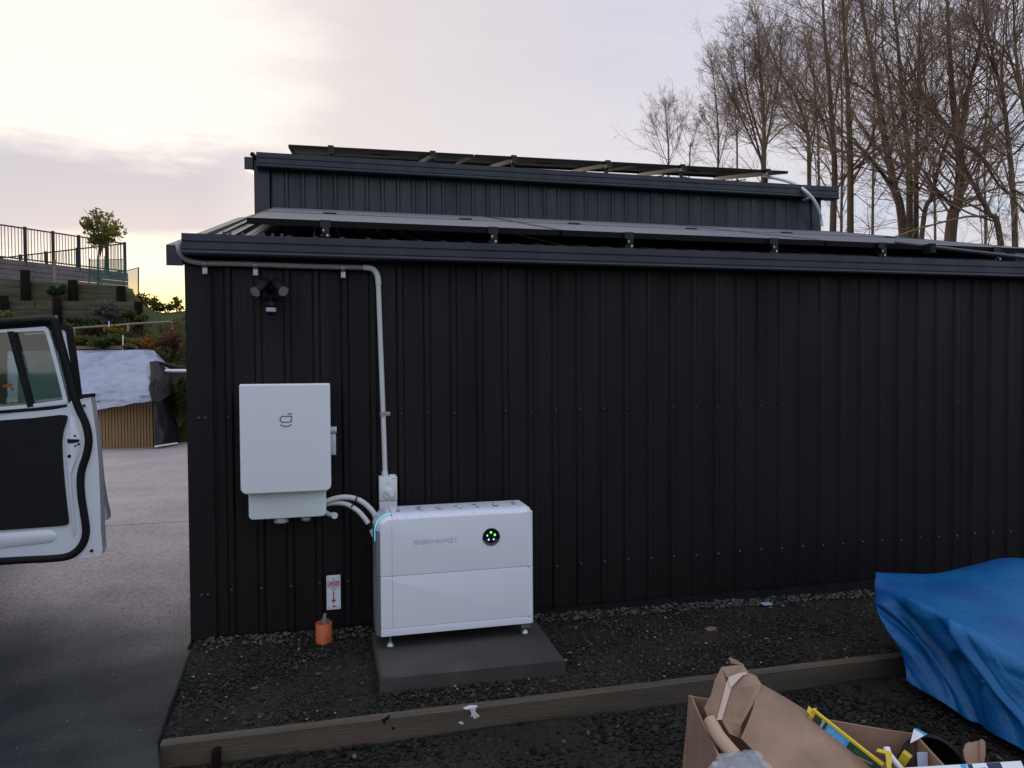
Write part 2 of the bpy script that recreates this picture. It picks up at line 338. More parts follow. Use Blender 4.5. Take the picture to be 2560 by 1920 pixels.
def shade_and_moss(m):      # car and shed shade painted into the near end, with mossy tinge, ragged edge
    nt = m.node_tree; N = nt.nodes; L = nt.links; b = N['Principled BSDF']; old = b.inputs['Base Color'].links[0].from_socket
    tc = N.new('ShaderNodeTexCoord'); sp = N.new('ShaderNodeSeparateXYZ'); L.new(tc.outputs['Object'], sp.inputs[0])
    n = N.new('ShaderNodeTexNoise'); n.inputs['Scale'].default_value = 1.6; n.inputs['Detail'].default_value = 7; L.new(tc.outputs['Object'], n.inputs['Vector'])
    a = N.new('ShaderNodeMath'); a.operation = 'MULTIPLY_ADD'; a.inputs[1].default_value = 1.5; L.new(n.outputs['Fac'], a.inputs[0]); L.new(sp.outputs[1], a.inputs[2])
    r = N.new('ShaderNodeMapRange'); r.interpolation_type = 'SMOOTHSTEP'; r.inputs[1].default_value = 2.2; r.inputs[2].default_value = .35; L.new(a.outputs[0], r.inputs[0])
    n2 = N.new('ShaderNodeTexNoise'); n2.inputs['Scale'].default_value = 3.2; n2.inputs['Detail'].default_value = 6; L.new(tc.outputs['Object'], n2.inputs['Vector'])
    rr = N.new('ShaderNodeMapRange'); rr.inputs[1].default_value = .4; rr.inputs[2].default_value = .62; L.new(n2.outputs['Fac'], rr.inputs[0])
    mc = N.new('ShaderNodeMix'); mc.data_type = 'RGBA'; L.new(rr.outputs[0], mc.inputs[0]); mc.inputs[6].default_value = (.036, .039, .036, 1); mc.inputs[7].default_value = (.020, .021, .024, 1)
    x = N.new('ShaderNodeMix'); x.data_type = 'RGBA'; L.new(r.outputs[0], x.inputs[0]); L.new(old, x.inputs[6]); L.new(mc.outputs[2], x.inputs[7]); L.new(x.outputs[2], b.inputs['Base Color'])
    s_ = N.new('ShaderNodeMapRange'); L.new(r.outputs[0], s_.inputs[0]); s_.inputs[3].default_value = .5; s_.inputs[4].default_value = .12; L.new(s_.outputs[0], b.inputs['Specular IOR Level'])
shade_and_moss(DRV)
ya, yb = at_Z(350, 1204, .03)[1], at_Z(350, 1310, .03)[1]
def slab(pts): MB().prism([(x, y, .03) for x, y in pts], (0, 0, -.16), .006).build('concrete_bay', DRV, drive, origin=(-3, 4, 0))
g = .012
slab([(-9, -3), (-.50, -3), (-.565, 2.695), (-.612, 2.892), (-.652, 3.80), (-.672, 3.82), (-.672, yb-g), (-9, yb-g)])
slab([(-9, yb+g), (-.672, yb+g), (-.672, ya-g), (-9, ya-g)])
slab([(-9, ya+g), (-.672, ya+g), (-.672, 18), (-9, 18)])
# gravel beds: base sheet and loose stones
BED = mat('gravel_bed_soil', (.017, .016, .012), .95, 0, .1, col2=(.031, .027, .018), vscale=2.2, bump=.9, bscale=70)
def sheet(name, x0, x1, y0, y1, zf, nx, ny, material):
    xs = np.linspace(x0, x1, nx); ys = np.linspace(y0, y1, ny); X, Y = np.meshgrid(xs, ys); V = np.stack([X, Y, zf(X, Y)], -1).reshape(-1, 3)
    i = np.arange(ny-1)[:, None]*nx+np.arange(nx-1)[None]; Fq = np.stack([i, i+1, i+nx+1, i+nx], -1).reshape(-1, 4)
    return np_mesh(name, V, Fq, material, None, True)
def lump(X, Y, s=3.0, a=.012):
    return np.array([noise.noise(Vector((x*s, y*s, .3)))*a for x, y in zip(X.ravel(), Y.ravel())]).reshape(X.shape)
struct(sheet('gravel_strip', -.66, 6.8, 2.885, 3.97, lambda X, Y: ground_z(X, Y)+lump(X, Y, 4, .008)-.006, 140, 22, BED))
def low_z(X, Y): return -.05+0*X
struct(sheet('lower_ground', -.58, 6.8, -.6, 2.87, lambda X, Y: low_z(X, Y)+lump(X, Y, 3, .012)-.008, 120, 60, BED))
def stones(name, n, dom, zf, smin, smax, material, dens=None):
    ico = bmesh.new(); bmesh.ops.create_icosphere(ico, subdivisions=1, radius=1); bv = np.array([v.co for v in ico.verts]); ico.verts.index_update(); bf = np.array([[v.index for v in f.verts] for f in ico.faces]); ico.free()
    x = rng.uniform(dom[0], dom[1], n*3); y = rng.uniform(dom[2], dom[3], n*3)
    if dens is not None:
        k = rng.uniform(0, 1, n*3) < dens(x, y); x, y = x[k], y[k]
    x, y = x[:n], y[:n]; n = len(x)
    s = smin+(smax-smin)*rng.beta(1.3, 4.0, n); sc = np.stack([s*rng.uniform(.75, 1.35, n), s*rng.uniform(.7, 1.1, n), s*rng.uniform(.4, .8, n)], 1)
    V = bv[None]*(1+rng.uniform(-.24, .24, (n, len(bv), 1)))*sc[:, None]
    a = rng.uniform(0, 2*pi, n); tl = rng.uniform(-.5, .5, n); ca, sa, ct, st = np.cos(a), np.sin(a), np.cos(tl), np.sin(tl)
    vx, vy, vz = V[..., 0], V[..., 1], V[..., 2]
    vy, vz = vy*ct[:, None]-vz*st[:, None], vy*st[:, None]+vz*ct[:, None]
    vx, vy = vx*ca[:, None]-vy*sa[:, None], vx*sa[:, None]+vy*ca[:, None]
    P = np.stack([vx+x[:, None], vy+y[:, None], vz+(zf(x, y)+s*.18)[:, None]], -1).reshape(-1, 3)
    Fq = (bf[None]+(np.arange(n)*len(bv))[:, None, None]).reshape(-1, 3)
    o = np_mesh(name, P, Fq, material, None, False); o['kind'] = 'stuff'; return o
STONE = mat('gravel_stone', (.027, .024, .018), .88, 0, .2, col2=(.020, .020, .017), vscale=1.6, island=.7)
STONE2 = mat('dark_pebble', (.022, .019, .015), .85, 0, .15, col2=(.012, .011, .010), vscale=2.5, island=.9)
def bed_density(x, y):      # a trodden fine patch in the middle of the strip, looser stones along its edges and the wall
    d = np.ones_like(x); e = np.exp(-(((x+.05)/.33)**2+((y-3.28)/.26)**2)*1.2); d -= .86*e
    d -= .45*np.exp(-(((x-1.9)/.8)**2+((y-3.35)/.25)**2)); return np.clip(d, .08, 1)*np.where((x > .2) & (x < 1.02) & (y > 3.16) & (y < 3.7), 0, 1)
stones('gravel', 13000, (-.64, 5.0, 2.90, 3.95), lambda x, y: ground_z(x, y)-.004, .005, .018, STONE, bed_density)
stones('fine_gravel', 16000, (-.64, 4.2, 2.90, 3.95), lambda x, y: ground_z(x, y)-.004, .004, .009, STONE, lambda x, y: np.where((x > .2) & (x < 1.02) & (y > 3.16) & (y < 3.7), 0, 1.0))
stones('pebbles', 8000, (-.56, 3.6, 1.55, 2.84), lambda x, y: low_z(x, y)-.006, .005, .022, STONE2)
stones('fine_pebbles', 12000, (-.56, 3.4, 1.6, 2.84), lambda x, y: low_z(x, y)-.006, .004, .010, STONE2)
pale = mat('pale_stone', (.12, .115, .10), .7, 0, .3, island=.6)
stones('pale_chips', 150, (-.6, 4.2, 2.92, 3.93), lambda x, y: ground_z(x, y)+.006, .005, .013, pale, lambda x, y: np.where((x > .18) & (x < 1.05) & (y > 3.14), 0, 1.0))
stones('wall_foot_stones', 950, (-.6, 4.5, 3.80, 3.93), lambda x, y: ground_z(x, y)+.004, .007, .022, mat('dusty_stone', (.06, .055, .048), .85, 0, .2, island=.6), lambda x, y: np.where((x > .2) & (x < 1.02), 0, 1.0))
stones('drive_grit', 300, (-1.6, -.66, 2.9, 4.6), lambda x, y: .03+0*x, .002, .006, pale, lambda x, y: np.exp((x+.66)*2.4))
# ================================================================== the shed
shed = empty('shed', (2, 5.5, 0), 'dark grey ribbed metal shed with low lean-to front and raised middle roof', 'shed')
PITCH = .1425; RIB0 = -.325
def rib_profile(x0, x1, h=.013):
    k0 = int(math.floor((x0-RIB0)/PITCH))-1; pts = [(x0, 0.0)]
    for k in range(k0, k0+int((x1-x0)/PITCH)+4):
        c = RIB0+k*PITCH-.012
        for dx, dh in ((-.0225, 0), (-.0115, 1), (.0115, 1), (.0225, 0), (.052, 0), (.055, .09), (.061, .09), (.064, 0), (.079, 0), (.082, .09), (.088, .09), (.091, 0)):
            x = c+dx
            if x0 < x < x1: pts.append((x, dh*h))
    pts.append((x1, 0.0)); return pts
def clad(name, x0, x1, y, z0, z1, material, parent=None, t=.0015):
    pr = rib_profile(x0, x1); n = len(pr); vs = []
    for yy in (0, .004):
        for zz in (z0, z1): vs += [(x, y-h+yy, zz) for x, h in pr]
    fs = []
    for i in range(n-1):
        fs += [(i, i+1, n+i+1, n+i), (3*n+i, 3*n+i+1, 2*n+i+1, 2*n+i), (2*n+i, 2*n+i+1, i+1, i), (n+i, n+i+1, 3*n+i+1, 3*n+i)]
    return MB().add(vs, fs).build(name, material, parent or shed)
SW = 5*PITCH; x = RIB0+.0357-SW
edges = [-.600]
while x < 6.9:
    if x > -.55: edges.append(x)
    x += SW
for i in range(len(edges)-1):
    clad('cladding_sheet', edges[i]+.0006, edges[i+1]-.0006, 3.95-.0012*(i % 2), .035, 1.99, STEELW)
XR = edges[-1]
MB().add([(-.676, 3.932, .03), (-.555, 3.932, .03), (-.555, 3.947, .03), (-.662, 3.947, .03), (-.662, 4.06, .03), (-.676, 4.06, .03)]+[(-.676, 3.932, 1.99), (-.555, 3.932, 1.99), (-.555, 3.947, 1.99), (-.662, 3.947, 1.99), (-.662, 4.06, 1.99), (-.676, 4.06, 1.99)],
         [(i, (i+1) % 6, (i+1) % 6+6, i+6) for i in range(6)]+[(0, 5, 4, 3, 2, 1), (6, 7, 8, 9, 10, 11)]).build('corner_flashing', STEELW, shed)
MB().box((-.64, 3.957, -.15), (XR, 4.06, .05)).build('footing', mat('dark_footing', (.016, .015, .015), .85, 0, .15, var=.4, vscale=6, bump=.4, bscale=60), shed)
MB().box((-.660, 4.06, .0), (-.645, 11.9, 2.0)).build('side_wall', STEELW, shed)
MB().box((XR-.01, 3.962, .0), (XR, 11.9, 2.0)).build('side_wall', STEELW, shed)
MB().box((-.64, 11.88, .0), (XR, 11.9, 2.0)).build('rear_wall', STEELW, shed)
# gutters: a pressed profile
def gutter(x0, x1, yb, z0, z1, out, parent=shed):
    h = z1-z0; pr = [(.5, 1.0), (0.0, 1.0), (0.0, .66), (.07, .63), (.07, .60), (.0, .57), (.0, .27), (.06, .245), (.06, .215), (-.02, .19), (-.05, .10), (-.02, .02), (.06, 0), (1, 0), (1, .93), (.5, .93)]
    P = [(yb-out+a*out, z0+b*h) for a, b in pr]; n = len(P)
    return MB().add([(x0, y, z) for y, z in P]+[(x1, y, z) for y, z in P], [(i, (i+1) % n, (i+1) % n+n, i+n) for i in range(n)]+[list(range(n))[::-1], list(range(n, 2*n))]).build('gutter', STEEL, parent)
gutter(-.67, XR+.02, 3.922, 1.93, 2.031, .092)
SL = (2.76-2.02)/(7.0-3.86)
def roof_z(y): return 1.992+(y-3.86)*SL
def roof(name, x0, x1, y0, y1, zf, parent=shed):
    pr = rib_profile(x0, x1, .024); n = len(pr); vs = []
    for dz in (0, -.006):
        for yy in (y0, y1): vs += [(x, yy, zf(yy)+h+dz) for x, h in pr]
    fs = []
    for i in range(n-1): fs += [(i, i+1, n+i+1, n+i), (3*n+i, 3*n+i+1, 2*n+i+1, 2*n+i), (2*n+i, 2*n+i+1, i+1, i), (n+i, n+i+1, 3*n+i+1, 3*n+i)]
    return MB().add(vs, fs).build(name, ROOFM, parent)
roof('lean_to_roof', -.66, XR, 3.90, 7.02, roof_z)
# barge: boxed trim and cap along the sloping left edge
def barge(x0, x1, y0, y1, zf, hh, cap=True):
    MB().hexa([(x0, y0, zf(y0)-hh), (x1, y0, zf(y0)-hh), (x1, y1, zf(y1)-hh), (x0, y1, zf(y1)-hh), (x0, y0, zf(y0)+.0), (x1, y0, zf(y0)+.0), (x1, y1, zf(y1)+.0), (x0, y1, zf(y1)+.0)]).build('barge_board', STEEL, shed)
    if cap: MB().hexa([(x0-.004, y0+.05, zf(y0)+.002), (x1+.12, y0+.05, zf(y0)+.035), (x1+.12, y1, zf(y1)+.035), (x0-.004, y1, zf(y1)+.002), (x0-.004, y0+.05, zf(y0)+.008), (x1+.12, y0+.05, zf(y0)+.041), (x1+.12, y1, zf(y1)+.041), (x0-.004, y1, zf(y1)+.008)]).build('barge_cap', ROOFM, shed)
barge(-.752, -.68, 3.90, 7.0, lambda y: roof_z(y)-.018, .10)
# raised middle bay
CX0, CX1 = -.612, 5.19
e2 = [CX0+.135]; x = RIB0+.0357+.06
while x < CX1-.15:
    if x > CX0+.2: e2.append(x)
    x += SW
e2.append(CX1-.12)
for i in range(len(e2)-1): clad('upper_cladding_sheet', e2[i]+.0006, e2[i+1]-.0006, 7.0-.0012*(i % 2), 2.70, 3.23, STEEL)
for a, b in ((CX0, CX0+.13), (CX1-.115, CX1)): MB().box((a, 6.978, 2.66), (b, 6.990, 3.23)).build('upper_corner_flashing', STEEL, shed)
MB().box((CX0, 6.992, 2.0), (CX0+.02, 11.3, 3.23)).build('upper_side_wall', STEEL, shed)
MB().box((CX1-.02, 6.992, 2.0), (CX1, 11.3, 3.23)).build('upper_side_wall', STEEL, shed)
gutter(-.582, 5.335, 6.975, 3.150, 3.279, .10)
def up_z(y): return 3.268+(y-6.93)*.20
def roof2(y): return up_z(y) if y <= 9.1 else up_z(18.2-y)
roof('upper_roof', CX0-.03, CX1+.06, 6.96, 9.1, roof2); roof('upper_roof', CX0-.03, CX1+.06, 9.1, 11.3, roof2)
MB().hexa([(CX0, 11.28, 2.0), (CX1, 11.28, 2.0), (CX1, 11.30, 2.0), (CX0, 11.30, 2.0), (CX0, 11.28, 3.3), (CX1, 11.28, 3.3), (CX1, 11.30, 3.3), (CX0, 11.30, 3.3)]).build('upper_rear_wall', STEEL, shed)
for xx in (CX0+.01, CX1-.02): MB().prism([(xx, 7.0, 3.2), (xx, 11.28, 3.2), (xx, 9.1, up_z(9.1)-.012)], (.01, 0, 0)).build('gable_infill', STEEL, shed)
MB().hexa([(CX0-.075, 6.93, 3.135), (CX0-.005, 6.93, 3.135), (CX0-.005, 9.1, 3.135+.434), (CX0-.075, 9.1, 3.135+.434), (CX0-.075, 6.93, 3.245), (CX0-.005, 6.93, 3.245), (CX0-.005, 9.1, 3.245+.434), (CX0-.075, 9.1, 3.245+.434)]).build('barge_board', STEEL, shed)
MB().hexa([(-.66, 11.28, 2.0), (XR, 11.28, 2.0), (XR, 11.9, 2.0), (-.66, 11.9, 2.0), (-.66, 11.28, 2.03), (XR, 11.28, 2.03), (XR, 11.9, 2.03), (-.66, 11.9, 2.03)]).build('rear_roof', ROOFM, shed)
roof('side_roof', CX1+.01, XR, 7.02, 11.28, lambda y: 2.76-(y-7.0)*.16, shed)
# fixing screws: two rows on the wall, some on the roof edge and flashing
sc = MB()
def screw(x, y, z, r=.0055): sc.tube([(x, y+.004, z), (x, y-.003, z), (x, y-.006, z)], [r*1.35, r*1.3, r*.6], 7)
k = -3
while RIB0+k*PITCH < 6.7:
    xx = RIB0+k*PITCH-.012
    if xx > -.5:
        screw(xx, 3.926, .27+random.uniform(-.006, .006))
        if random.random() < .8: screw(xx, 3.926, 1.137+random.uniform(-.004, .004), .0045)
    k += 1
for z in (.252, 1.136): screw(-.622, 3.931, z); screw(-.592, 3.931, z)
for (px, py) in ((560, 579), (575, 579), (606, 562), (659, 560), (682, 590), (705, 590)):
    p = at_Y(px, py, 4.1); sc.tube([(p[0], p[1], roof_z(4.1)+.02), (p[0], p[1], roof_z(4.1)+.042)], .007, 7)
o = sc.build('screws', mat('painted_screw', (.055, .055, .06), .4, .3), shed); o['kind'] = 'stuff'
# ================================================================== solar panels
def make_panel(x0, y0, z0, w, d, tilt, label, group, th=.035, rise=0.0):
    r = empty('solar_panel', (x0, y0, z0), label, 'solar panel', group); c, s = cos(tilt), sin(tilt)
    T = lambda u, v, h: (x0+u, y0+v*c-h*s, z0+v*s+h*c+u*rise)
    def slabm(m, u0, u1, v0, v1, h0, h1): m.hexa([T(u0, v0, h0), T(u1, v0, h0), T(u1, v1, h0), T(u0, v1, h0), T(u0, v0, h1), T(u1, v0, h1), T(u1, v1, h1), T(u0, v1, h1)])
    f = MB(); b = .011
    slabm(f, 0, w, 0, b, 0, th); slabm(f, 0, w, d-b, d, 0, th); slabm(f, 0, b, b, d-b, 0, th); slabm(f, w-b, w, b, d-b, 0, th)
    slabm(f, b, w-b, b, .03, 0, .002); slabm(f, b, w-b, d-.03, d-b, 0, .002)
    f.build('frame', BLACKA, r)
    gsl = MB(); slabm(gsl, b, w-b, b, d-b, th-.006, th-.002); gsl.build('glass', GLASSPV, r)
    bk = MB(); slabm(bk, b, w-b, b, d-b, th-.010, th-.0065); bk.build('backsheet', BACKSH, r)
    j = MB(); slabm(j, w*.45, w*.55, d*.5-.03, d*.5+.03, .012, th-.0105); j.build('junction_box', BLACKM, r)
    return r
TL = math.atan(SL); colX = [-.418, 1.392, 3.236]; W_ = [1.79, 1.824, 1.80]
nm = [['left', 'middle', 'right'], ['front', 'back']]
for i in range(3):
    for jn in range(2):
        y0 = 4.30+jn*1.115; z0 = 2.172+jn*1.115*SL
        make_panel(colX[i], y0, z0, W_[i], 1.134, TL, f"{nm[0][i]} solar panel of the {nm[1][jn]} row on the lean-to roof", 'solar panels on the lean-to roof')
RX = [.0, .96, 1.82, 2.83, 3.66, 4.62]; ordn = ['first', 'second', 'third', 'fourth', 'fifth', 'sixth']
for i, xx in enumerate(RX):
    r = empty('mounting_rail', (xx, 4.26, roof_z(4.26)), f"{ordn[i]} black rail from the left under the lean-to roof panels", 'rail', 'rails under the lean-to roof panels')
    MB().hexa([(xx-.02, 4.27, roof_z(4.27)+.034), (xx+.02, 4.27, roof_z(4.27)+.034), (xx+.02, 6.55, roof_z(6.55)+.034), (xx-.02, 6.55, roof_z(6.55)+.034), (xx-.02, 4.27, roof_z(4.27)+.066), (xx+.02, 4.27, roof_z(4.27)+.066), (xx+.02, 6.55, roof_z(6.55)+.066), (xx-.02, 6.55, roof_z(6.55)+.066)]).build('rail', BLACKA, r)
    z = roof_z(4.29)
    MB().box((xx-.028, 4.272, z+.020), (xx+.028, 4.292, z+.034)).box((xx-.02, 4.262, z+.034), (xx+.02, 4.268, z+.075)).build('foot', BLACKA, r)
    MB().box((xx-.03, 4.276, z+.073), (xx+.03, 4.2935, z+.108)).box((xx-.03, 4.276, z+.1085), (xx+.03, 4.315, z+.113)).build('clamp', BLACKA, r)
    MB().cyl((xx-.012, 4.262, z+.052), (xx-.012, 4.256, z+.052), .006, 8).cyl((xx+.01, 4.275, z+.026), (xx+.01, 4.262, z+.026), .007, 8).build('bolt', GALV, r)
# small clamps between the two rows
clx = [at_Y(p, q, 5.41)[0] for p, q in ((825, 533), (1163, 545), (1435, 553), (1728, 560), (1967, 568), (2225, 577))]
for i, xx in enumerate(clx):
    z = 2.172+1.115*SL+.034
    tag(MB().box((xx-.045, 5.395, z-.012), (xx+.045, 5.436, z+.008)).build('mid_clamp', BLACKA, None, origin=(xx, 5.41, z)), f"{ordn[i]} small black clamp from the left in the seam of the panels", 'clamp', 'clamps in the panel seam')
UX = [-.33, 1.455, 3.235]
for i in range(3): make_panel(UX[i], 7.30, 3.452+.0105*(UX[i]+.33), 1.768, 1.134, math.atan(.20), f"{nm[0][i]} solar panel on the raised upper roof, seen from below", 'solar panels on the upper roof', .03, .0105)
for i, xx in enumerate([.06, 1.03, 1.85, 2.86, 3.71, 4.74]):
    r = empty('upper_rail', (xx, 7.24, up_z(7.24)), f"{ordn[i]} pale aluminium rail from the left under the upper roof panels", 'rail', 'rails under the upper roof panels')
    za = 3.408+.0105*(xx+.33); zb = za+1.2*.20
    w2 = .02
    MB().hexa([(xx-w2, 7.24, za), (xx+w2, 7.24, za), (xx+w2, 8.44, zb), (xx-w2, 8.44, zb), (xx-w2, 7.24, za+.04), (xx+w2, 7.24, za+.04), (xx+w2, 8.44, zb+.04), (xx-w2, 8.44, zb+.04)]).build('rail', ALU, r)
    for q, yy in enumerate((7.30, 8.2)): MB().box((xx-.012, yy, up_z(yy)+.02), (xx+.012, yy+.03, za+(yy-7.24)*.2+.005)).build('leg', BLACKA, r)
    MB().box((xx-.03, 7.232, za+.004), (xx+.03, 7.238, za+.05)).box((xx-.03, 7.26, za+.041), (xx+.025, 7.298, za+.078)).build('clamp', BLACKA, r)
cb = MB()
for a, b, s in ((.1, .95, .05), (1.1, 1.75, .06), (1.3, 1.9, .07), (2.0, 2.7, .05), (2.9, 3.6, .05), (3.8, 4.6, .06)):
    za = 3.41+.0105*(a+.3); cb.tube([(a+(b-a)*t, 7.5, za+.01+.0105*(b-a)*t-s*4*t*(1-t)*.6) for t in np.linspace(0, 1, 9)], .006, 6)
tag(cb.build('panel_cables', BLACKM, None, origin=(0, 7.5, 3.4)), 'thin black cables sagging beneath the upper roof panels', 'cable')
# ================================================================== equipment on the wall
def soft_plate(outline, y0, y1, r, n=4):
    """outline (x,z) list ccw seen from the front; front face at y0 rounded back with radius r"""
    P = np.array(outline, float); m = len(P); e = np.roll(P, -1, 0)-P; e /= np.linalg.norm(e, axis=1)[:, None]+1e-12
    nr = np.stack([e[:, 1], -e[:, 0]], 1); nv = nr+np.roll(nr, 1, 0); nv /= np.linalg.norm(nv, axis=1)[:, None]+1e-12
    vs = []
    for i in range(n+1):
        a = i/n*pi/2; vs += [(x, y0+r*(1-cos(a)), z) for x, z in P-nv*r*(1-sin(a))]
    vs += [(x, y1, z) for x, z in P]; k = n+2
    fs = [list(range(m))]+[(i*m+j, (i+1)*m+j, (i+1)*m+(j+1) % m, i*m+(j+1) % m) for i in range(k-1) for j in range(m)]+[list(range((k-1)*m, k*m))[::-1]]
    return MB().add(vs, fs)
IX0, IX1, IZ0, IZ1 = -.411, .012, .775, 1.304
inv = empty('wall_inverter', ((IX0+IX1)/2, 3.92, IZ0), 'white wall-mounted inverter with rounded cover above the small danger sign', 'inverter')
soft_plate(rrect(IX0, IZ0, IX1, IZ1, (.030, .030, .008, .008)), 3.745, 3.80, .008, 6).build('front_cover', WHITEP, inv, angle=13)
MB().rbox((IX0+.012, 3.80, IZ0+.03), (IX1-.002, 3.925, IZ1-.01), .006).build('body', mat('inverter_body_grey', (.42, .44, .45), .45), inv, angle=40)
MB().hexa([(IX0+.004, 3.7445, IZ1-.034), (IX1-.004, 3.7445, IZ1-.034), (IX1-.004, 3.80, IZ1-.034), (IX0+.004, 3.80, IZ1-.034), (IX0+.004, 3.762, IZ1+.001), (IX1-.004, 3.762, IZ1+.001), (IX1-.004, 3.80, IZ1+.001), (IX0+.004, 3.80, IZ1+.001)]).build('top_lip', WHITEP, inv)
a, b = at_Y(622, 1303, 3.80), at_Y(816, 1293, 3.80)
soft_plate(rrect(a[0], a[2]+.004, b[0], IZ0+.04, (.022, .022, .004, .004)), 3.80, 3.90, .006).build('terminal_cover', mat('pale_green_white_casing', (.66, .71, .69), .42), inv, angle=50)
lg = MB(); Q = lambda x, y: at_Y(560+x/4.148, 920+y/4.148, 3.7435)
def stroke(mb, pts, w, d=.0008):
    for p, q in zip(pts[:-1], pts[1:]):
        e = (q-p)/np.linalg.norm(q-p); mb.bar(p-e*w*.35, q+e*w*.35, d, w, (0, 1, 0)) if False else mb.bar(p-e*w*.3, q+e*w*.3, w, d, (0, 1, 0))
stroke(lg, [Q(662, 475), Q(702, 474)], .0056)
stroke(lg, [Q(*p) for p in ((702, 501), (604, 500), (586, 512), (582, 532), (588, 553), (604, 562), (684, 559), (699, 547), (702, 501))], .0046)
stroke(lg, [Q(*p) for p in ((587, 587), (610, 601), (640, 606), (670, 601), (698, 585))], .0048)
lg.build('emblem', mat('slate_ink', (.13, .14, .19), .5), inv)
kb = MB(); p = at_Y(829, 1075, 3.86); kb.cyl((IX1-.002, 3.86, p[2]), (IX1+.030, 3.86, p[2]), .017, 16); kb.rbox((IX1-.002, 3.83, p[2]-.125), (IX1+.026, 3.90, p[2]-.02), .006)
kb.build('side_switch', mat('switch_grey', (.52, .53, .56), .4), inv, angle=40)
for px, py, r in ((703, 1304, .036), (765, 1298, .024)):
    p = at_Y(px, py, 3.84); MB().tube([(p[0], 3.84, p[2]+.04), (p[0], 3.84, p[2]-.001), (p[0], 3.84, p[2]-.008)], [r, r, r*.7], 18).build('cable_gland', MATS.get('gland_grey') or mat('gland_grey', (.30, .30, .33), .5), inv, angle=40)
# flexible conduits between inverter and battery
def flexi(pts, r, label):
    P = spline(pts, 14); d = np.r_[0, np.cumsum(np.linalg.norm(np.diff(P, axis=0), axis=1))]; n = int(d[-1]/.0021)
    s = np.linspace(0, d[-1], n); P = np.stack([np.interp(s, d, P[:, i]) for i in range(3)], 1); rr = r*(1+.075*np.where((np.arange(n)//2) % 2 == 0, 1, -1))
    o = MB().tube(P, rr, 12).build('flexible_conduit', CONDM, None, origin=P[0], angle=50)
    return tag(o, label, 'conduit', 'flexible conduits from inverter to battery')
fx1 = flexi([at_Y(808, 1257, 3.83), at_Y(835, 1247, 3.82), at_Y(865, 1243, 3.81), at_Y(895, 1249, 3.80), at_Y(920, 1266, 3.79), at_Y(938, 1290, 3.77), at_Y(946, 1325, 3.75)], .0135, 'upper corrugated grey conduit curving from the inverter to the battery')
fx2 = flexi([at_Y(808, 1261, 3.845), at_Y(840, 1257, 3.83), at_Y(868, 1261, 3.81), at_Y(893, 1276, 3.79), at_Y(912, 1296, 3.77), at_Y(924, 1314, 3.75)], .0125, 'lower corrugated grey conduit curving beneath the other to the battery')
MB().tube([at_Y(921, 1309, 3.752), at_Y(929, 1322, 3.745)], .0145, 12).build('collar', BLACKM, fx2, angle=40)
MB().tube([at_Y(928, 1322, 3.746), at_Y(938, 1345, 3.74)], .0125, 12).build('end_fitting', CONDM, fx2, angle=40)
MB().bar(at_Y(893, 1240, 3.784), at_Y(888, 1256, 3.784), .006, .004, (0, 1, 0)).bar(at_Y(888, 1256, 3.784), at_Y(877, 1268, 3.790), .006, .004, (0, 1, 0)).bar(at_Y(893, 1240, 3.784), at_Y(897, 1238, 3.82), .006, .004).build('cable_tie', BLACKM, fx1)
st = MB().tube(spline([at_Y(810, 1278, 3.86), at_Y(822, 1285, 3.85), at_Y(836, 1289, 3.83)], 5), .012, 12).tube([at_Y(834, 1288, 3.835), at_Y(837, 1289, 3.815)], [.0165, .0165], 14).build('conduit_stub', CONDM, inv, angle=40)
# rigid conduit and its elbow
pts = [at_Y(963, 1192, 3.895), at_Y(958, 1040, 3.905), at_Y(951, 850, 3.905), at_Y(946, 715, 3.905), at_Y(944.5, 694, 3.905), at_Y(939, 680, 3.905), at_Y(928, 671, 3.905), at_Y(912, 669, 3.905)]
hz_ = [at_Y(914, 669, 3.905), at_Y(760, 665.5, 3.905), at_Y(600, 660, 3.905), at_Y(520, 658.5, 3.905), at_Y(490, 656, 3.90), at_Y(466, 649, 3.895), at_Y(452, 636, 3.885), at_Y(446, 618, 3.885), at_Y(447, 606, 3.93)]
rc = MB().tube(spline(pts, 5), .0128, 14).build('rigid_conduit', CONDM, None, origin=pts[0], angle=50); tag(rc, 'pale rigid conduit running down the wall and along under the gutter', 'conduit')
MB().tube(spline(hz_, 6), .0130, 14).build('horizontal_run', mat('gutter_shaded_conduit', (.27, .26, .25), .5), rc, angle=50)  # shade under the gutter put into this run's darker grey
MB().tube(spline([at_Y(946.2, 712, 3.905), at_Y(944.5, 694, 3.905), at_Y(939, 680, 3.905), at_Y(928, 671, 3.905), at_Y(908, 669, 3.905)], 6), .0152, 14).build('elbow', CONDM, rc, angle=50)
MB().tube([at_Y(961.5, 1178, 3.897), at_Y(963, 1195, 3.895)], .0165, 14).build('coupling', CONDM, rc, angle=50)
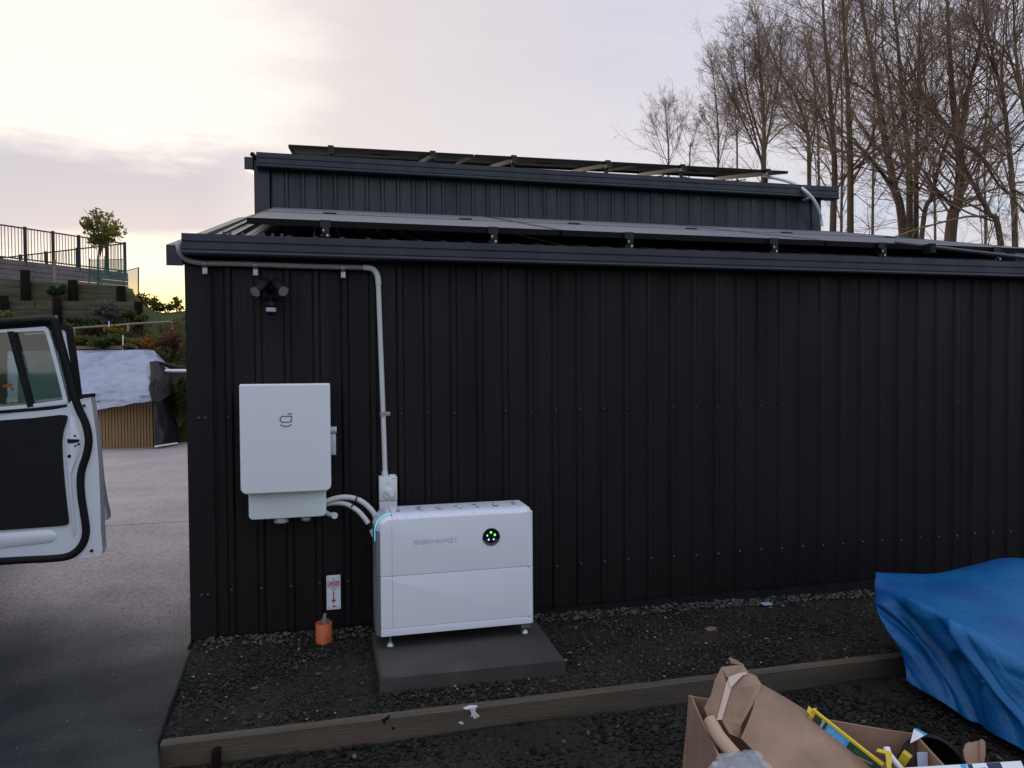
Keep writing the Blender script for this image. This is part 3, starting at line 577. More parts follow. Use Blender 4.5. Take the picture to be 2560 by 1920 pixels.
def saddle(px, py, vert, label):
    p = at_Y(px, py, 3.905); x, z = p[0], p[2]; r = empty('pipe_saddle', (x, 3.93, z), label, 'bracket', 'metal saddles holding the conduit')
    m = MB(); a = np.linspace(-.2, pi+.2, 9); R = .0146
    if vert:
        for q in range(8): m.hexa([(x+R*cos(t), 3.905-R*sin(t), z-.011) if k == 0 else (x+(R+.0015)*cos(t), 3.905-(R+.0015)*sin(t), z-.011) for t, k in ((a[q], 0), (a[q], 1), (a[q+1], 1), (a[q+1], 0))]+[(x+R*cos(t), 3.905-R*sin(t), z+.011) if k == 0 else (x+(R+.0015)*cos(t), 3.905-(R+.0015)*sin(t), z+.011) for t, k in ((a[q], 0), (a[q], 1), (a[q+1], 1), (a[q+1], 0))])
        m.rbox((x+.012, 3.914, z-.011), (x+.042, 3.924, z+.011), .004); m.cyl((x+.030, 3.914, z), (x+.030, 3.908, z), .006, 10)
    else:
        for q in range(8): m.hexa([(x-.010, 3.905-R*sin(t), z+R*cos(t)) if k == 0 else (x-.010, 3.905-(R+.0015)*sin(t), z+(R+.0015)*cos(t)) for t, k in ((a[q], 0), (a[q], 1), (a[q+1], 1), (a[q+1], 0))]+[(x+.010, 3.905-R*sin(t), z+R*cos(t)) if k == 0 else (x+.010, 3.905-(R+.0015)*sin(t), z+(R+.0015)*cos(t)) for t, k in ((a[q], 0), (a[q], 1), (a[q+1], 1), (a[q+1], 0))])
        m.rbox((x-.012, 3.913, z-.050), (x+.012, 3.922, z-.013), .003); m.cyl((x, 3.914, z-.038), (x, 3.907, z-.038), .007, 10)
    m.build('strap', GALV, r)
saddle(511, 660, False, 'metal saddle on the conduit nearest the shed corner')
saddle(638, 664, False, 'metal saddle on the conduit above the twin floodlight')
saddle(858, 671, False, 'metal saddle on the conduit just before its elbow')
saddle(956, 1035.5, True, 'shiny metal saddle on the vertical run of conduit')
# isolator
a, b = at_Y(949, 1296, 3.855), at_Y(993, 1191, 3.855)
iso = empty('isolator_switch', ((a[0]+b[0])/2, 3.92, a[2]), 'pale grey isolator box with a rotary knob below the conduit', 'switch box')
zs = at_Y(970, 1252, 3.855)[2]
MB().rbox((a[0], 3.855, zs), (b[0], 3.925, b[2]), .004).build('cover', GREYW, iso, angle=40)
MB().rbox((a[0]+.001, 3.862, a[2]), (b[0]-.001, 3.925, zs-.0015), .003).build('lower_body', GREYW, iso, angle=40)
kc = at_Y(972, 1234, 3.852); 
MB().tube([(kc[0], 3.856, kc[2]), (kc[0], 3.846, kc[2]), (kc[0], 3.843, kc[2])], [.0275, .027, .0255], 28).build('dial', GREYW, iso, angle=40)
d_ = np.array([.018, 0, -.0185]); MB().bar(np.array([kc[0], 3.838, kc[2]])-d_, np.array([kc[0], 3.838, kc[2]])+d_, .009, .012, (0, 1, 0)).build('knob', mat('knob_grey', (.55, .58, .56), .4), iso)
m = MB(); p = at_Y(986, 1196, 3.8545); m.box((p[0]-.006, 3.8540, p[2]-.002), (p[0]+.010, 3.8548, p[2]+.0005)).box((p[0]-.010, 3.8540, p[2]-.002), (p[0]-.007, 3.8548, p[2]+.002))
for q, w in ((1206, .015), (1210.5, .024)): p = at_Y(971, q, 3.8545); m.box((p[0]-w/2, 3.8540, p[2]-.0009), (p[0]+w/2, 3.8548, p[2]+.0009))
m.build('print', mat('faint_ink', (.32, .34, .36), .5), iso)
MB().cyl((b[0]-.022, 3.89, b[2]-.001), (b[0]-.022, 3.89, b[2]+.006), .017, 18).build('top_plug', GREYW, iso, angle=40)
# ================================================================== floor-standing battery
BY = 3.45; BX0, BX1 = .2275, .939; BZ0, BZT = .131, .676
bat = empty('battery_cabinet', (.58, 3.58, .07), 'white floor-standing battery cabinet with round indicator, on the concrete pad', 'battery')
z_mid = at_Y(953, 1443, BY)[2]; z_low = at_Y(953, 1574, BY)[2]
def core(name, z0, z1, tl=.0, material=WHITEQ, rr=.0013):
    P = rrect(BX0, z0, BX1, z1, (.003, .004, .012, max(tl, .003)))
    o = soft_plate(P, BY, BY+.25, rr).build(name, material, bat, angle=18)
    return o
core('upper_module', z_mid+.001, BZT, .055); core('lower_module', z_low+.001, z_mid-.001); core('plinth', BZ0, z_low-.001)
MB().box((BX0+.004, BY+.006, BZ0+.004), (BX1-.004, BY+.24, BZT-.06)).build('inner_core', BLACKM, bat)
# rounded right end of the modules
for nm_, z0, z1 in (('end_cap', z_mid+.001, BZT-.002), ('end_cap', z_low+.001, z_mid-.001), ('end_cap', BZ0, z_low-.001)):
    R = .026; an = np.linspace(-pi/2, 0, 8); arc = [(BX1-.0005+R*cos(t), BY+R+.0008+R*sin(t)) for t in an]+[(BX1-.0005+R*cos(t), BY+.25-R+R*sin(t)) for t in np.linspace(0, pi/2, 8)]
    MB().prism([(x, y, z0) for x, y in arc], (0, 0, z1-z0)).build(nm_, WHITEQ, bat, angle=40)
# raised trim wrapping up the left side and over the top
def trim(name, path, material, half=None):
    P = np.array(path); T = np.gradient(P, axis=0); T /= np.linalg.norm(T, axis=1)[:, None]; Nn = np.stack([-T[:, 1], T[:, 0]], 1)
    pr = [(0.0, BY+.003), (.012, BY+.016), (.020, BY+.032), (.0225, BY+.048), (.0225, BY+.205), (.018, BY+.23), (0.0, BY+.245)]
    vs = []; m = len(pr)
    for p, n_ in zip(P, Nn): vs += [(p[0]+n_[0]*h, y, p[1]+n_[1]*h) for h, y in pr]
    fs = [(i*m+j, i*m+j+1, (i+1)*m+j+1, (i+1)*m+j) for i in range(len(P)-1) for j in range(m-1)]+[(i*m+m-1, i*m, (i+1)*m, (i+1)*m+m-1) for i in range(len(P)-1)]+[list(range(m)), list(range((len(P)-1)*m, len(P)*m))]
    return MB().add(vs, fs).build(name, material, bat, angle=38)
zc = BZT-.055; xc = BX0+.055
trim('side_trim', [(BX0, z_mid+.001), (BX0, (z_mid+zc)/2), (BX0, zc)], SILVER); trim('side_trim', [(BX0, z_low+.001), (BX0, .3), (BX0, z_mid-.001)], SILVER); trim('side_trim', [(BX0, BZ0), (BX0, z_low-.001)], SILVER)
arcp = [(xc-.055*cos(t), zc+.055*sin(t)) for t in np.linspace(0, pi/2, 10)]
trim('corner_trim', arcp, mat('satin_white_metal', (.66, .66, .70), .3, .25))
TOPM = mat('wet_white_top', (.68, .68, .73), .3, 0, .5, col2=(.50, .51, .57), vscale=170, lo=.55, hi=.60, detail=2.5)
trim('top_panel', [(xc+.0015, BZT), (.6, BZT), (.90, BZT), (.936, BZT)], TOPM)
R = .0225
MB().tube([(BX1-.003, BY+.05, BZT-.004), (BX1-.003, BY+.21, BZT-.004)], .0255, 16).build('top_corner', WHITEQ, bat, angle=40)
# light strip on the curve, print, display
led = MB(); off = lambda p, n_, h: (p[0]+n_[0]*h, p[1]+n_[1]*h)
pts = [(BX0-.0215, BY+.0395, zc-.05), (BX0-.0215, BY+.0395, zc-.02)]+[(xc-(.055+.0215)*cos(t), BY+.0395, zc+(.055+.0215)*sin(t)) for t in np.linspace(0, pi/2, 14)]
led.tube(pts, .0021, 8).build('light_strip', mat('cyan_light', (.02, .4, .5), .4, emit=(.03, .72, .95), estr=.95), bat)
vt = MB()
for i, xx in enumerate(np.linspace(.325, .885, 7)):
    for jn in range(5):
        if random.random() < .9: w = random.uniform(.010, .026); x = xx+random.uniform(-.010, .010); y = BY+.066+jn*.021; vt.box((x-w/2, y, BZT+.0215), (x+w/2, y+.0085, BZT+.0232))
vt.build('vent_slots', BLACKM, bat)['kind'] = 'stuff'
MB().box((at_Y(980, 1400, BY)[0], BY-.0006, BZ0+.035), (at_Y(980, 1400, BY)[0]+.0014, BY+.002, BZT-.02)).build('panel_seam', mat('seam_grey', (.34, .34, .38), .6), bat)  # thin grey strip marking the vertical panel joint
a = at_Y(1035, 1360, BY); b = at_Y(1149, 1349, BY); cw = (b[0]-a[0])/8.55; ch = .0155; zb = a[2]-.0005
G = lambda u: [(.75, .92), (.15, .92), (0, .78), (0, .22), (.15, .08), (.6, .08), (.75, .22), (.75, .92)]
LET = {'S': ([[(.8, 1), (.12, 1), (0, .9), (0, .6), (.12, .5), (.68, .5), (.8, .4), (.8, .1), (.68, 0), (0, 0)]], 1.0), 'I': ([[(.05, 1), (.05, 0)]], .38),
       'G': ([G(0), [(.45, 1.25), (.75, 1.25)], [(.05, -.15), (.2, -.27), (.55, -.27), (.72, -.13)]], 1.0), 'E': ([[(.8, 1), (.15, 1), (0, .85), (0, .15), (.15, 0), (.8, 0)], [(0, .5), (.7, .5)]], 1.05),
       'N': ([[(0, 0), (0, 1), (.78, 0), (.78, 1)]], 1.05), 'R': ([[(0, 0), (0, 1), (.65, 1), (.8, .85), (.8, .6), (.65, .45), (.1, .45)], [(.45, .45), (.8, 0)]], 1.05), 'Y': ([[(0, 1), (.38, .6), (.76, 1)], [(.38, .5), (.38, 0)]], .9)}
wd = MB(); ux = 0
for c in 'SIGENERGY':
    for s_ in LET[c][0]: stroke(wd, [np.array([a[0]+(ux+u)*cw*.98, BY-.0006, zb+v*ch]) for u, v in s_], 0.0014, .0008)
    ux += LET[c][1]
wd.build('lettering', INKG, bat)
dc = at_Y(1228, 1342, BY); cx, cz = dc[0], dc[2]; R = .0425
def ringz(mb, prof, k=40):
    vs = [(cx+r*cos(2*pi*j/k), y, cz+r*sin(2*pi*j/k)) for r, y in prof for j in range(k)]
    fs = [(i*k+j, i*k+(j+1) % k, (i+1)*k+(j+1) % k, (i+1)*k+j) for i in range(len(prof)-1) for j in range(k)]
    return mb.add(vs, fs+[list(range((len(prof)-1)*k, len(prof)*k))])
dsp = ringz(MB(), [(R, BY+.001), (R, BY-.003), (R-.002, BY-.0045), (R-.011, BY-.0012), (R-.012, BY-.001), (R-.02, BY-.001)]).build('indicator_dial', mat('glossy_black', (.008, .008, .01), .12, 0, .6), bat, angle=35)
for (px, py, nm_, c, s_) in ((1227.4, 1330.8, 'green', (.05, 1, .06), 7), (1237, 1337, 'green', (.05, 1, .06), 7), (1218.3, 1339, 'white', (.75, .82, .85), 1.1), (1221.7, 1349, 'cyan', (.08, .6, .95), 3.0), (1234.3, 1348, 'white', (.75, .78, .85), .8)):
    p = at_Y(px, py, BY-.002); mm = MATS.get(nm_+'_led') or mat(nm_+'_led', (.3, .3, .3), .5, emit=c, estr=s_)
    MB().rbox((p[0]-.0035, BY-.0040, p[2]-.0038), (p[0]+.0035, BY-.0008, p[2]+.0038), .0012).build('led', mm, dsp)
for q, (fxp, fyp) in enumerate(((.272, BY+.04), (.925, BY+.04), (.272, BY+.21), (.925, BY+.21))):
    ft = MB().tube([(fxp, fyp, .070), (fxp, fyp, .076), (fxp, fyp, .079), (fxp, fyp, .096), (fxp, fyp, .098), (fxp, fyp, BZ0+.01)], [.021, .021, .019, .0085, .0055, .0055], 20)
    ft.build('levelling_foot', GALV, bat, angle=30)
MB().rbox((.903, BY+.02, .102), (.950, BY+.07, .132), .003).build('foot_bracket', GALV, bat)
# pad
pd = MB(); pe = []
for q0, q1, n_ in (((.201, 3.158), (1.020, 3.143), 46), ((1.020, 3.143), (1.034, 3.72), 20), ((1.034, 3.72), (.199, 3.72), 6), ((.199, 3.72), (.201, 3.158), 20)):
    for q in range(n_): t = q/n_; pe.append((q0[0]*(1-t)+q1[0]*t, q0[1]*(1-t)+q1[1]*t))
c_ = np.mean(pe, 0); n_ = len(pe); vs = []
for lv, (ins, z_) in enumerate(((.012, .068), (.0, .058), (0, -.09))):
    for (x, y) in pe:
        w = noise.noise(Vector((x*9, y*9, lv)))*.004+max(0, noise.noise(Vector((x*30, y*30, 4))))*.006*(lv == 0); d_ = np.array([x, y])-c_; d_ = d_/np.linalg.norm(d_); vs.append((x-d_[0]*(ins+w), y-d_[1]*(ins+w), z_-abs(w)*.3*(lv < 2)))
pd.add(vs, [list(range(n_))]+[(l*n_+q, (l+1)*n_+q, (l+1)*n_+(q+1) % n_, l*n_+(q+1) % n_) for l in range(2) for q in range(n_)])
tag(pd.build('concrete_pad', CONC, None, origin=(.6, 3.4, 0)), 'grey concrete pad under the white battery cabinet', 'concrete pad')
# ================================================================== sign, pipe, floodlight
a, b = at_Y(817, 1525, 3.92), at_Y(851, 1437, 3.92); sx0, sx1, sz0, sz1 = a[0], b[0], a[2], b[2]; sc_ = (sx0+sx1)/2
sg = empty('warning_sign', (sc_, 3.922, sz0), 'narrow white danger sign with a red arrow, on the wall', 'sign')
soft_plate(rrect(sx0, sz0, sx1, sz1, .004), 3.9195, 3.924, .001, 2).build('plate', SIGNW, sg)
H = sz1-sz0; Wd = sx1-sx0
text_mesh('DANGER', .03, 'lettering', sg, REDI, (sc_, 3.9190, sz0+H*.765), Wd*.88, bold=.035)
text_mesh('UNDERGROUND', .0125, 'lettering', sg, REDI, (sc_, 3.9190, sz0+H*.675), Wd*.86)
text_mesh('CABLES', .012, 'lettering', sg, REDI, (sc_, 3.9190, sz0+H*.605), Wd*.44)
MB().box((sc_-.003, 3.9185, sz0+H*.28), (sc_+.003, 3.9193, sz0+H*.54)).prism([(sc_-.0135, 3.9185, sz0+H*.285), (sc_, 3.9185, sz0+H*.19), (sc_+.0135, 3.9185, sz0+H*.285)], (0, .0008, 0)).build('arrow', REDI, sg)
MB().prism([(sc_-.006+.014*t, 3.9185, sz0+H*.075+.010*math.sin(pi*t)**.6) for t in np.linspace(0, 1, 9)], (0, .0008, 0)).box((sc_+.002, 3.9184, sz0+H*.075), (sc_+.018, 3.9192, sz0+H*.085)).box((sc_-.017, 3.9185, sz0+H*.045), (sc_+.017, 3.9192, sz0+H*.052)).build('maker_mark', REDI, sg)
m = MB()
for x in (sx0+.008, sx1-.008):
    for z in (sz0+.012, sz1-.012): m.box((x-.0012, 3.9186, z-.005), (x+.0012, 3.9192, z+.005))
m.build('fixing_slots', BLACKM, sg)
MB().cyl((sc_, 3.9195, sz1-.019), (sc_, 3.9165, sz1-.019), .0045, 10).build('screw', GALV, sg)
pc = (-.033, 3.80); pr = .0405
pp = empty('orange_pipe', (pc[0], pc[1], .02), 'short upright orange pipe standing in the gravel by the wall', 'pipe')
k = 28; prof = [(pr, -.05), (pr, .104), (pr-.001, .1055), (pr-.0045, .1055), (pr-.0052, .104), (pr-.0052, -.05)]
MB().add([(pc[0]+r*cos(2*pi*j/k), pc[1]+r*sin(2*pi*j/k), z) for r, z in prof for j in range(k)], [(i*k+j, i*k+(j+1) % k, (i+1)*k+(j+1) % k, (i+1)*k+j) for i in range(5) for j in range(k)]).build('pipe_wall', ORANGE, pp, angle=40)
MB().tube([(pc[0]+.006, pc[1]+.004, 0), (pc[0]+.004, pc[1]+.004, .125)], .012, 12).tube([(pc[0]+.004, pc[1]+.004, .123), (pc[0]+.006, pc[1]+.004, .147)], .0085, 12).build('inner_duct', mat('dull_grey_duct', (.19, .22, .23), .5), pp, angle=40)
MB().rbox((pc[0]-.024, pc[1]-.014, .070), (pc[0]-.012, pc[1]+.002, .096), .002).build('clamp', mat('dull_green', (.05, .22, .16), .5), pp)
MB().tube([(pc[0]-.012, pc[1]-.006, .03), (pc[0]-.008, pc[1]-.010, .085)], .0055, 8).build('wire_end', mat('dull_pink', (.40, .28, .26), .5), pp)
MB().tube([(pc[0]-.014, pc[1]+.004, .118), (pc[0]+.026, pc[1]+.004, .120)], .0022, 6).build('earth_clip', mat('dull_brown_metal', (.12, .10, .09), .4, .6), pp)
fl = empty('twin_floodlight', tuple(at_Y(675, 735, 3.93)), 'black twin-headed floodlight with motion sensor under the gutter', 'floodlight')
Q = lambda x, y, Y: at_Y(600+x/11.06, 670+y/11.06, Y)
MB().rbox(Q(640, 880, 3.90), (Q(1080, 560, 3.90)[0], 3.932, Q(1080, 560, 3.90)[2]), .012, 3).build('back_box', BLACKM, fl, angle=40)
for h0, h1 in ((Q(730, 400, 3.87), Q(420, 660, 3.80)), (Q(970, 400, 3.87), Q(1200, 645, 3.80))):
    t = (h1-h0)/np.linalg.norm(h1-h0)
    hd = MB().tube([h0-t*.012, h0, h0+t*.03, h1], [.018, .0255, .0275, .0275], 22).build('lamp_head', BLACKM, fl, angle=40)
    MB().tube([h1-t*.001, h1+t*.0012], [.0255, .0255], 22).build('lens', mat('frosted_lens', (.24, .22, .24), .35) if 'frosted_lens' not in MATS else MATS['frosted_lens'], hd)
    MB().tube([h0+t*.02, Q(850, 700, 3.90)], .009, 8).build('knuckle', BLACKM, fl)
sn = MB().tube([Q(858, 860, 3.88), Q(858, 950, 3.87)], .009, 10).tube([Q(858, 930, 3.87), Q(858, 960, 3.868), Q(858, 1085, 3.862)], [.016, .0235, .0265], 20).tube([Q(858, 1085, 3.862), Q(858, 1095, 3.862)], .0265, 20)
sn.build('sensor', BLACKM, fl, angle=40)
MB().tube([Q(858, 1100, 3.862), Q(858, 1215, 3.862)], [.0250, .0245], 20).build('sensor_lens', mat('pale_sensor_lens', (.40, .44, .52), .4), fl, angle=40)
MB().tube([Q(858, 1212, 3.862), Q(858, 1240, 3.862), Q(858, 1290, 3.864)], [.0265, .0255, .012], 20).build('sensor_base', BLACKM, fl, angle=40)
# white curved conduit at the far end of the upper gutter, black conduit under the lower panels
ud = [at_Y(1905, 441, 7.35), at_Y(1945, 447, 7.2), at_Y(1985, 459, 7.0), at_Y(2014, 478, 6.84), at_Y(2036, 503, 6.83), at_Y(2048, 530, 6.86), at_Y(2052, 548, 6.9), at_Y(2055, 565, 6.9)]
tag(MB().tube(spline(ud, 7), .017, 12).build('curved_conduit', mat('white_conduit', (.66, .67, .70), .4), None, origin=ud[0], angle=50), 'white conduit curving over the end of the upper gutter', 'conduit')
p = at_Y(2024, 494, 6.86); lt = empty('eave_fitting', tuple(p), 'small pale bracket under the right end of the upper gutter', 'bracket')
MB().rbox((p[0]-.025, p[1]-.03, p[2]-.015), (p[0]+.03, p[1]+.1, p[2]+.012), .006).build('bracket_body', GREYW, lt)
bc = [at_Y(2238, 607, 4.24), at_Y(2400, 626, 4.16), at_Y(2530, 641, 4.10), at_Y(2620, 652, 4.08)]
bo = MB().tube(spline(bc, 6), .013, 10).build('black_conduit', mat('black_pvc', (.03, .032, .04), .35), None, origin=bc[0], angle=50); tag(bo, 'black conduit sloping along the roof under the right panel', 'conduit')
for px, py in ((2325, 618), (2522, 640)): p = at_Y(px, py, 4.15); MB().box((p[0]-.02, p[1]-.03, p[2]-.04), (p[0]+.02, p[1]+.04, p[2]+.022)).build('support', BLACKM, bo)
# ================================================================== timber edging
ed = empty('timber_edging', (.9, 2.87, -.05), 'weathered timber edging board holding back the gravel strip', 'edging')
def board(x0, x1, y0, y1, z0, z1, name='edging_board'):
    n = 26; m = MB(); xs = np.linspace(x0, x1, n); vs = []
    for x in xs:
        w = noise.noise(Vector((x*2.1, 3, 0)))*.003; w2 = noise.noise(Vector((x*7.1, 9, 0)))*.0018
        vs += [(x, y0+w, z0), (x, y1+w, z0), (x, y1+w, z1+w2), (x, y0+w+.004, z1+w2), (x, y0+w, z1+w2-.004)]
    fs = [(i*5+j, i*5+(j+1) % 5, (i+1)*5+(j+1) % 5, (i+1)*5+j) for i in range(n-1) for j in range(5)]+[(4, 3, 2, 1, 0), tuple(range((n-1)*5, n*5))]
    return m.add(vs, fs).build(name, WOOD, ed)
board(-.600, 1.618, 2.856, 2.900, -.10, .030); board(1.621, 3.9, 2.853, 2.899, -.10, .032); board(3.903, 6.6, 2.853, 2.900, -.10, .032)
p = at_Y(540, 1885, 2.83); MB().prism([(p[0]-.014, 2.818, -.12), (p[0]+.014, 2.818, -.12), (p[0]+.014, 2.818, p[2]+.012), (p[0]+.004, 2.818, p[2]+.017), (p[0]-.014, 2.818, p[2]+.010)], (0, .036, 0)).build('stake', POSTD, ed)
random.seed(3)
pl = MB()
def splat(mb, pts, d): mb.prism(pts, d)
T_ = lambda px, py: at_Z(px, py, .0312)
splat(pl, [T_(1157, 1769), T_(1175, 1763), T_(1192, 1763), T_(1194, 1766), T_(1180, 1770), T_(1165, 1773)], (0, 0, -.003))
Fp = lambda px, py: at_Y(px, py, 2.8545)
splat(pl, [Fp(1172, 1772), Fp(1190, 1770), Fp(1188, 1778), Fp(1194, 1785), Fp(1200, 1791), Fp(1191, 1794), Fp(1186, 1798), Fp(1181, 1790), Fp(1177, 1793), Fp(1179, 1782)], (0, .003, 0))
splat(pl, [Fp(1146, 1807), Fp(1152, 1803), Fp(1160, 1808), Fp(1156, 1812)], (0, .003, 0))
pl.build('plaster_smear', PLASTER, ed)
kn = MB(); splat(kn, [Fp(955, 1799), Fp(968, 1793), Fp(975, 1787), Fp(973, 1797), Fp(964, 1802), Fp(962, 1812), Fp(957, 1806)], (0, .004, 0)); splat(kn, [Fp(979, 1819), Fp(985, 1817), Fp(988, 1822), Fp(983, 1826)], (0, .004, 0)); kn.build('knot', POSTD, ed)
# small litter on the strip
p = at_Z(1916, 1514, -.02)
tag(MB().rbox((p[0]-.028, p[1]-.02, p[2]+.006), (p[0]+.032, p[1]+.022, p[2]+.014), .003).build('plastic_scrap', mat('pale_blue_plastic', (.30, .36, .48), .35), None, origin=p), 'small pale blue plastic scrap on gravel at the wall foot', 'litter')
p = at_Z(1775, 1577, -.02)
tag(MB().add(*(lambda n: ([(p[0]+.036*cos(t)*(1+.15*cos(3*t)), p[1]+.024*sin(t), p[2]+.010+.004*cos(2*t)) for t in np.linspace(0, 2*pi, n, endpoint=False)]+[(p[0], p[1], p[2]+.024)], [(i, (i+1) % n, n) for i in range(n)]))(11)).build('brown_stone', mat('brown_rock', (.14, .075, .05), .8), None, origin=p), 'flat brown stone lying on the dark gravel strip', 'stone')
# ================================================================== white car at the left, right-hand doors open
car = empty('car', (-3.1, 4.3, .03), 'white car with both right-hand doors open, at the left edge of the photo', 'car')
XS, XL = -2.20, -3.95; xm = (XS+XL)/2; hw = (XS-XL)/2
def station(y, zb, zbelt, zroof, wl, wr):      # one cross-section: lower body, belt, roof
    L = [(-1.0, zb+.10), (-1.02, zb+.32), (-1.0, zbelt-.08), (-.955, zbelt), (-wr, zroof-.06), (-wr+.10, zroof-.012), (0, zroof)]
    P = [(xm+hw*wl*u, y, z) for u, z in L]; return [(xm+hw*wl*-.90, y, zb)]+P+[(2*xm-p[0], p[1], p[2]) for p in P[-2::-1]]+[(xm+hw*wl*.90, y, zb)]
sts = [station(2.05, .45, 1.0, 1.02, .86, .8), station(2.12, .32, 1.02, 1.12, .93, .8), station(2.25, .28, 1.05, 1.62, .97, .72), station(2.7, .26, 1.06, 1.76, 1, .74), station(3.4, .25, 1.06, 1.80, 1, .76), station(4.2, .25, 1.05, 1.80, 1, .76), station(4.8, .25, 1.03, 1.74, 1, .74), station(5.35, .25, 1.01, 1.20, 1, .80), station(5.7, .26, .98, 1.07, .99, .82), station(6.3, .28, .90, .98, .95, .8), station(6.62, .32, .74, .82, .84, .75), station(6.70, .42, .62, .66, .78, .7)]
k = len(sts[0]); MB().add([p for s in sts for p in s], [(i*k+j, i*k+(j+1) % k, (i+1)*k+(j+1) % k, (i+1)*k+j) for i in range(len(sts)-1) for j in range(k)]+[list(range(k)), list(range((len(sts)-1)*k, len(sts)*k))]).build('body', CARW, car, angle=35)
MB().box((XS-.02, 3.15, .38), (XS+.006, 4.06, 1.70)).box((XS-.02, 4.14, .38), (XS+.006, 5.08, 1.66)).build('door_opening', RUBBER, car)
for sx, nx_ in ((XL-.012, .03),): MB().prism([(XL+.10, 2.6, 1.1), (XL+.10, 4.9, 1.1), (XL+.22, 4.6, 1.6), (XL+.22, 2.75, 1.62)], (-.06, 0, 0)).build('side_window', DARKGL, car)
MB().prism([(xm-.65, 2.215, 1.12), (xm+.65, 2.215, 1.12), (xm+.5, 2.245, 1.55), (xm-.5, 2.245, 1.55)], (0, -.05, 0)).build('rear_window', DARKGL, car)
MB().prism([(xm-.68, 5.36, 1.24), (xm+.68, 5.36, 1.24), (xm+.52, 4.86, 1.68), (xm-.52, 4.86, 1.68)], (0, .03, .03)).build('windscreen', DARKGL, car)
for s_ in (-1, 1):
    MB().rbox((xm+s_*.68-.09, 2.03, .72), (xm+s_*.68+.09, 2.13, 1.0), .02).build('tail_light', mat('tail_red', (.35, .01, .01), .2) if 'tail_red' not in MATS else MATS['tail_red'], car)
    for yw in (2.95, 5.62):
        xo = xm+s_*(hw-.115); w = MB().tube([(xo-.11, yw, .36), (xo-.10, yw, .36), (xo+.10, yw, .36), (xo+.11, yw, .36)], [.29, .33, .33, .29], 30).build('wheel', RUBBER, car, angle=40)
        MB().tube([(xo+s_*.112, yw, .36), (xo+s_*.118, yw, .36)], [.21, .19], 24).build('rim', GALV, w)
# rear door, swung out square to the body: its inner face looks at the camera
DY = 4.10
Pd = lambda x, y, Y=DY: np.array(at_Y(x, y, Y))
def left(p, X=-2.17): return np.array([X, p[1], p[2]])
def flat(mb, pts, Y, th): mb.prism([(p[0], Y, p[2]) for p in pts], (0, th, 0)); return mb
HX = -2.17
shell_r = [Pd(*q) for q in ((207, 1000), (226, 990), (234, 1040), (241, 1090), (247, 1160), (250, 1240), (252, 1320), (256, 1375), (253, 1386), (244, 1391), (190, 1396), (120, 1400), (0, 1406))]
zb_, zt_ = shell_r[-1][2]+.02, Pd(0, 1036)[2]
low = shell_r+[np.array([HX, DY, zb_]), np.array([HX, DY, zt_]), Pd(0, 1036), Pd(120, 1026), Pd(165, 1018), Pd(180, 1000)]
dr = flat(MB(), low, DY, .075).build('rear_door', CARW, car, angle=30)
dr['label'] = 'open rear door seen from inside'
# skin flange behind the seal edge
fr = MB(); out = [Pd(*q) for q in ((0, 806), (60, 803), (128, 799), (137, 803))]+[Pd(*q) for q in ((150, 850), (165, 905), (180, 960), (192, 1006))]
inn = [Pd(*q) for q in ((172, 1012), (162, 960), (148, 905), (134, 850), (124, 826), (118, 822), (60, 826), (0, 830))]
flat(fr, [left(out[0], HX+.25)]+out+inn+[left(inn[-1], HX+.25)], DY+.012, .05)
fr.build('window_frame', RUBBER, dr)
m = MB(); wp = [Pd(*q) for q in ((-30, 826), (60, 820), (112, 816), (120, 822), (131, 858), (146, 912), (160, 968), (171, 1014))]
wi = [Pd(*q) for q in ((160, 1014), (150, 970), (136, 914), (121, 860), (112, 829), (106, 827), (60, 829), (-30, 833))]
flat(m, wp+wi, DY+.004, .02).build('inner_frame', CARW, dr)
ps = [Pd(*q) for q in ((-60, 808), (0, 806), (70, 802), (126, 799), (137, 806), (147, 838), (161, 888), (175, 940), (187, 990), (198, 1022), (212, 1052), (220, 1080), (222, 1108), (216, 1140), (206, 1170), (202, 1200), (204, 1240), (210, 1280), (215, 1315), (215, 1335), (208, 1358), (192, 1378), (168, 1391), (130, 1396), (70, 1399), (0, 1403), (-60, 1406))]
sp_ = spline([np.array([p[0], DY-.004, p[2]]) for p in ps], 6); n = len(sp_)
MB().tube(sp_, .0185, 8).build('door_seal', RUBBER, dr, angle=60)
tp = [Pd(*q) for q in ((0, 1051), (80, 1045), (150, 1037), (166, 1038), (170, 1043), (166, 1058), (159, 1080), (156, 1105), (158, 1150), (162, 1200), (167, 1250), (173, 1300), (172, 1309), (164, 1313), (100, 1318), (0, 1325))]
flat(MB(), tp+[left(tp[-1], HX+.1), left(tp[0], HX+.1)], DY-.010, .011).build('trim_panel', CARTRIM, dr)
flat(MB(), [Pd(-60, 1030), Pd(0, 1026), Pd(80, 1020), Pd(168, 1011), Pd(168, 1016), Pd(150, 1018), Pd(80, 1027), Pd(0, 1035), Pd(-60, 1040)], DY-.006, .01).build('belt_seal', RUBBER, dr)
m = MB(); flat(m, [Pd(-60, 1021), Pd(0, 1017), Pd(74, 1011), Pd(168, 998), Pd(168, 1008), Pd(80, 1018), Pd(0, 1025), Pd(-60, 1029)], DY, .02); m.build('belt_trim', CARW, dr)
flat(MB(), [Pd(18, 829), Pd(33, 828), Pd(84, 1016), Pd(69, 1019)], DY-.002, .03).build('window_divider', RUBBER, dr)
flat(MB(), [Pd(-90, 834), Pd(0, 829), Pd(108, 822), Pd(164, 1005), Pd(80, 1016), Pd(-90, 1030)], DY+.026, .004).build('window_glass', CARGL, dr)
m = MB(); flat(m, [Pd(170, 1097), Pd(200, 1098), Pd(199, 1104), Pd(184, 1107), Pd(171, 1107)], DY-.0135, .006)
m.build('latch', BLACKM, dr)
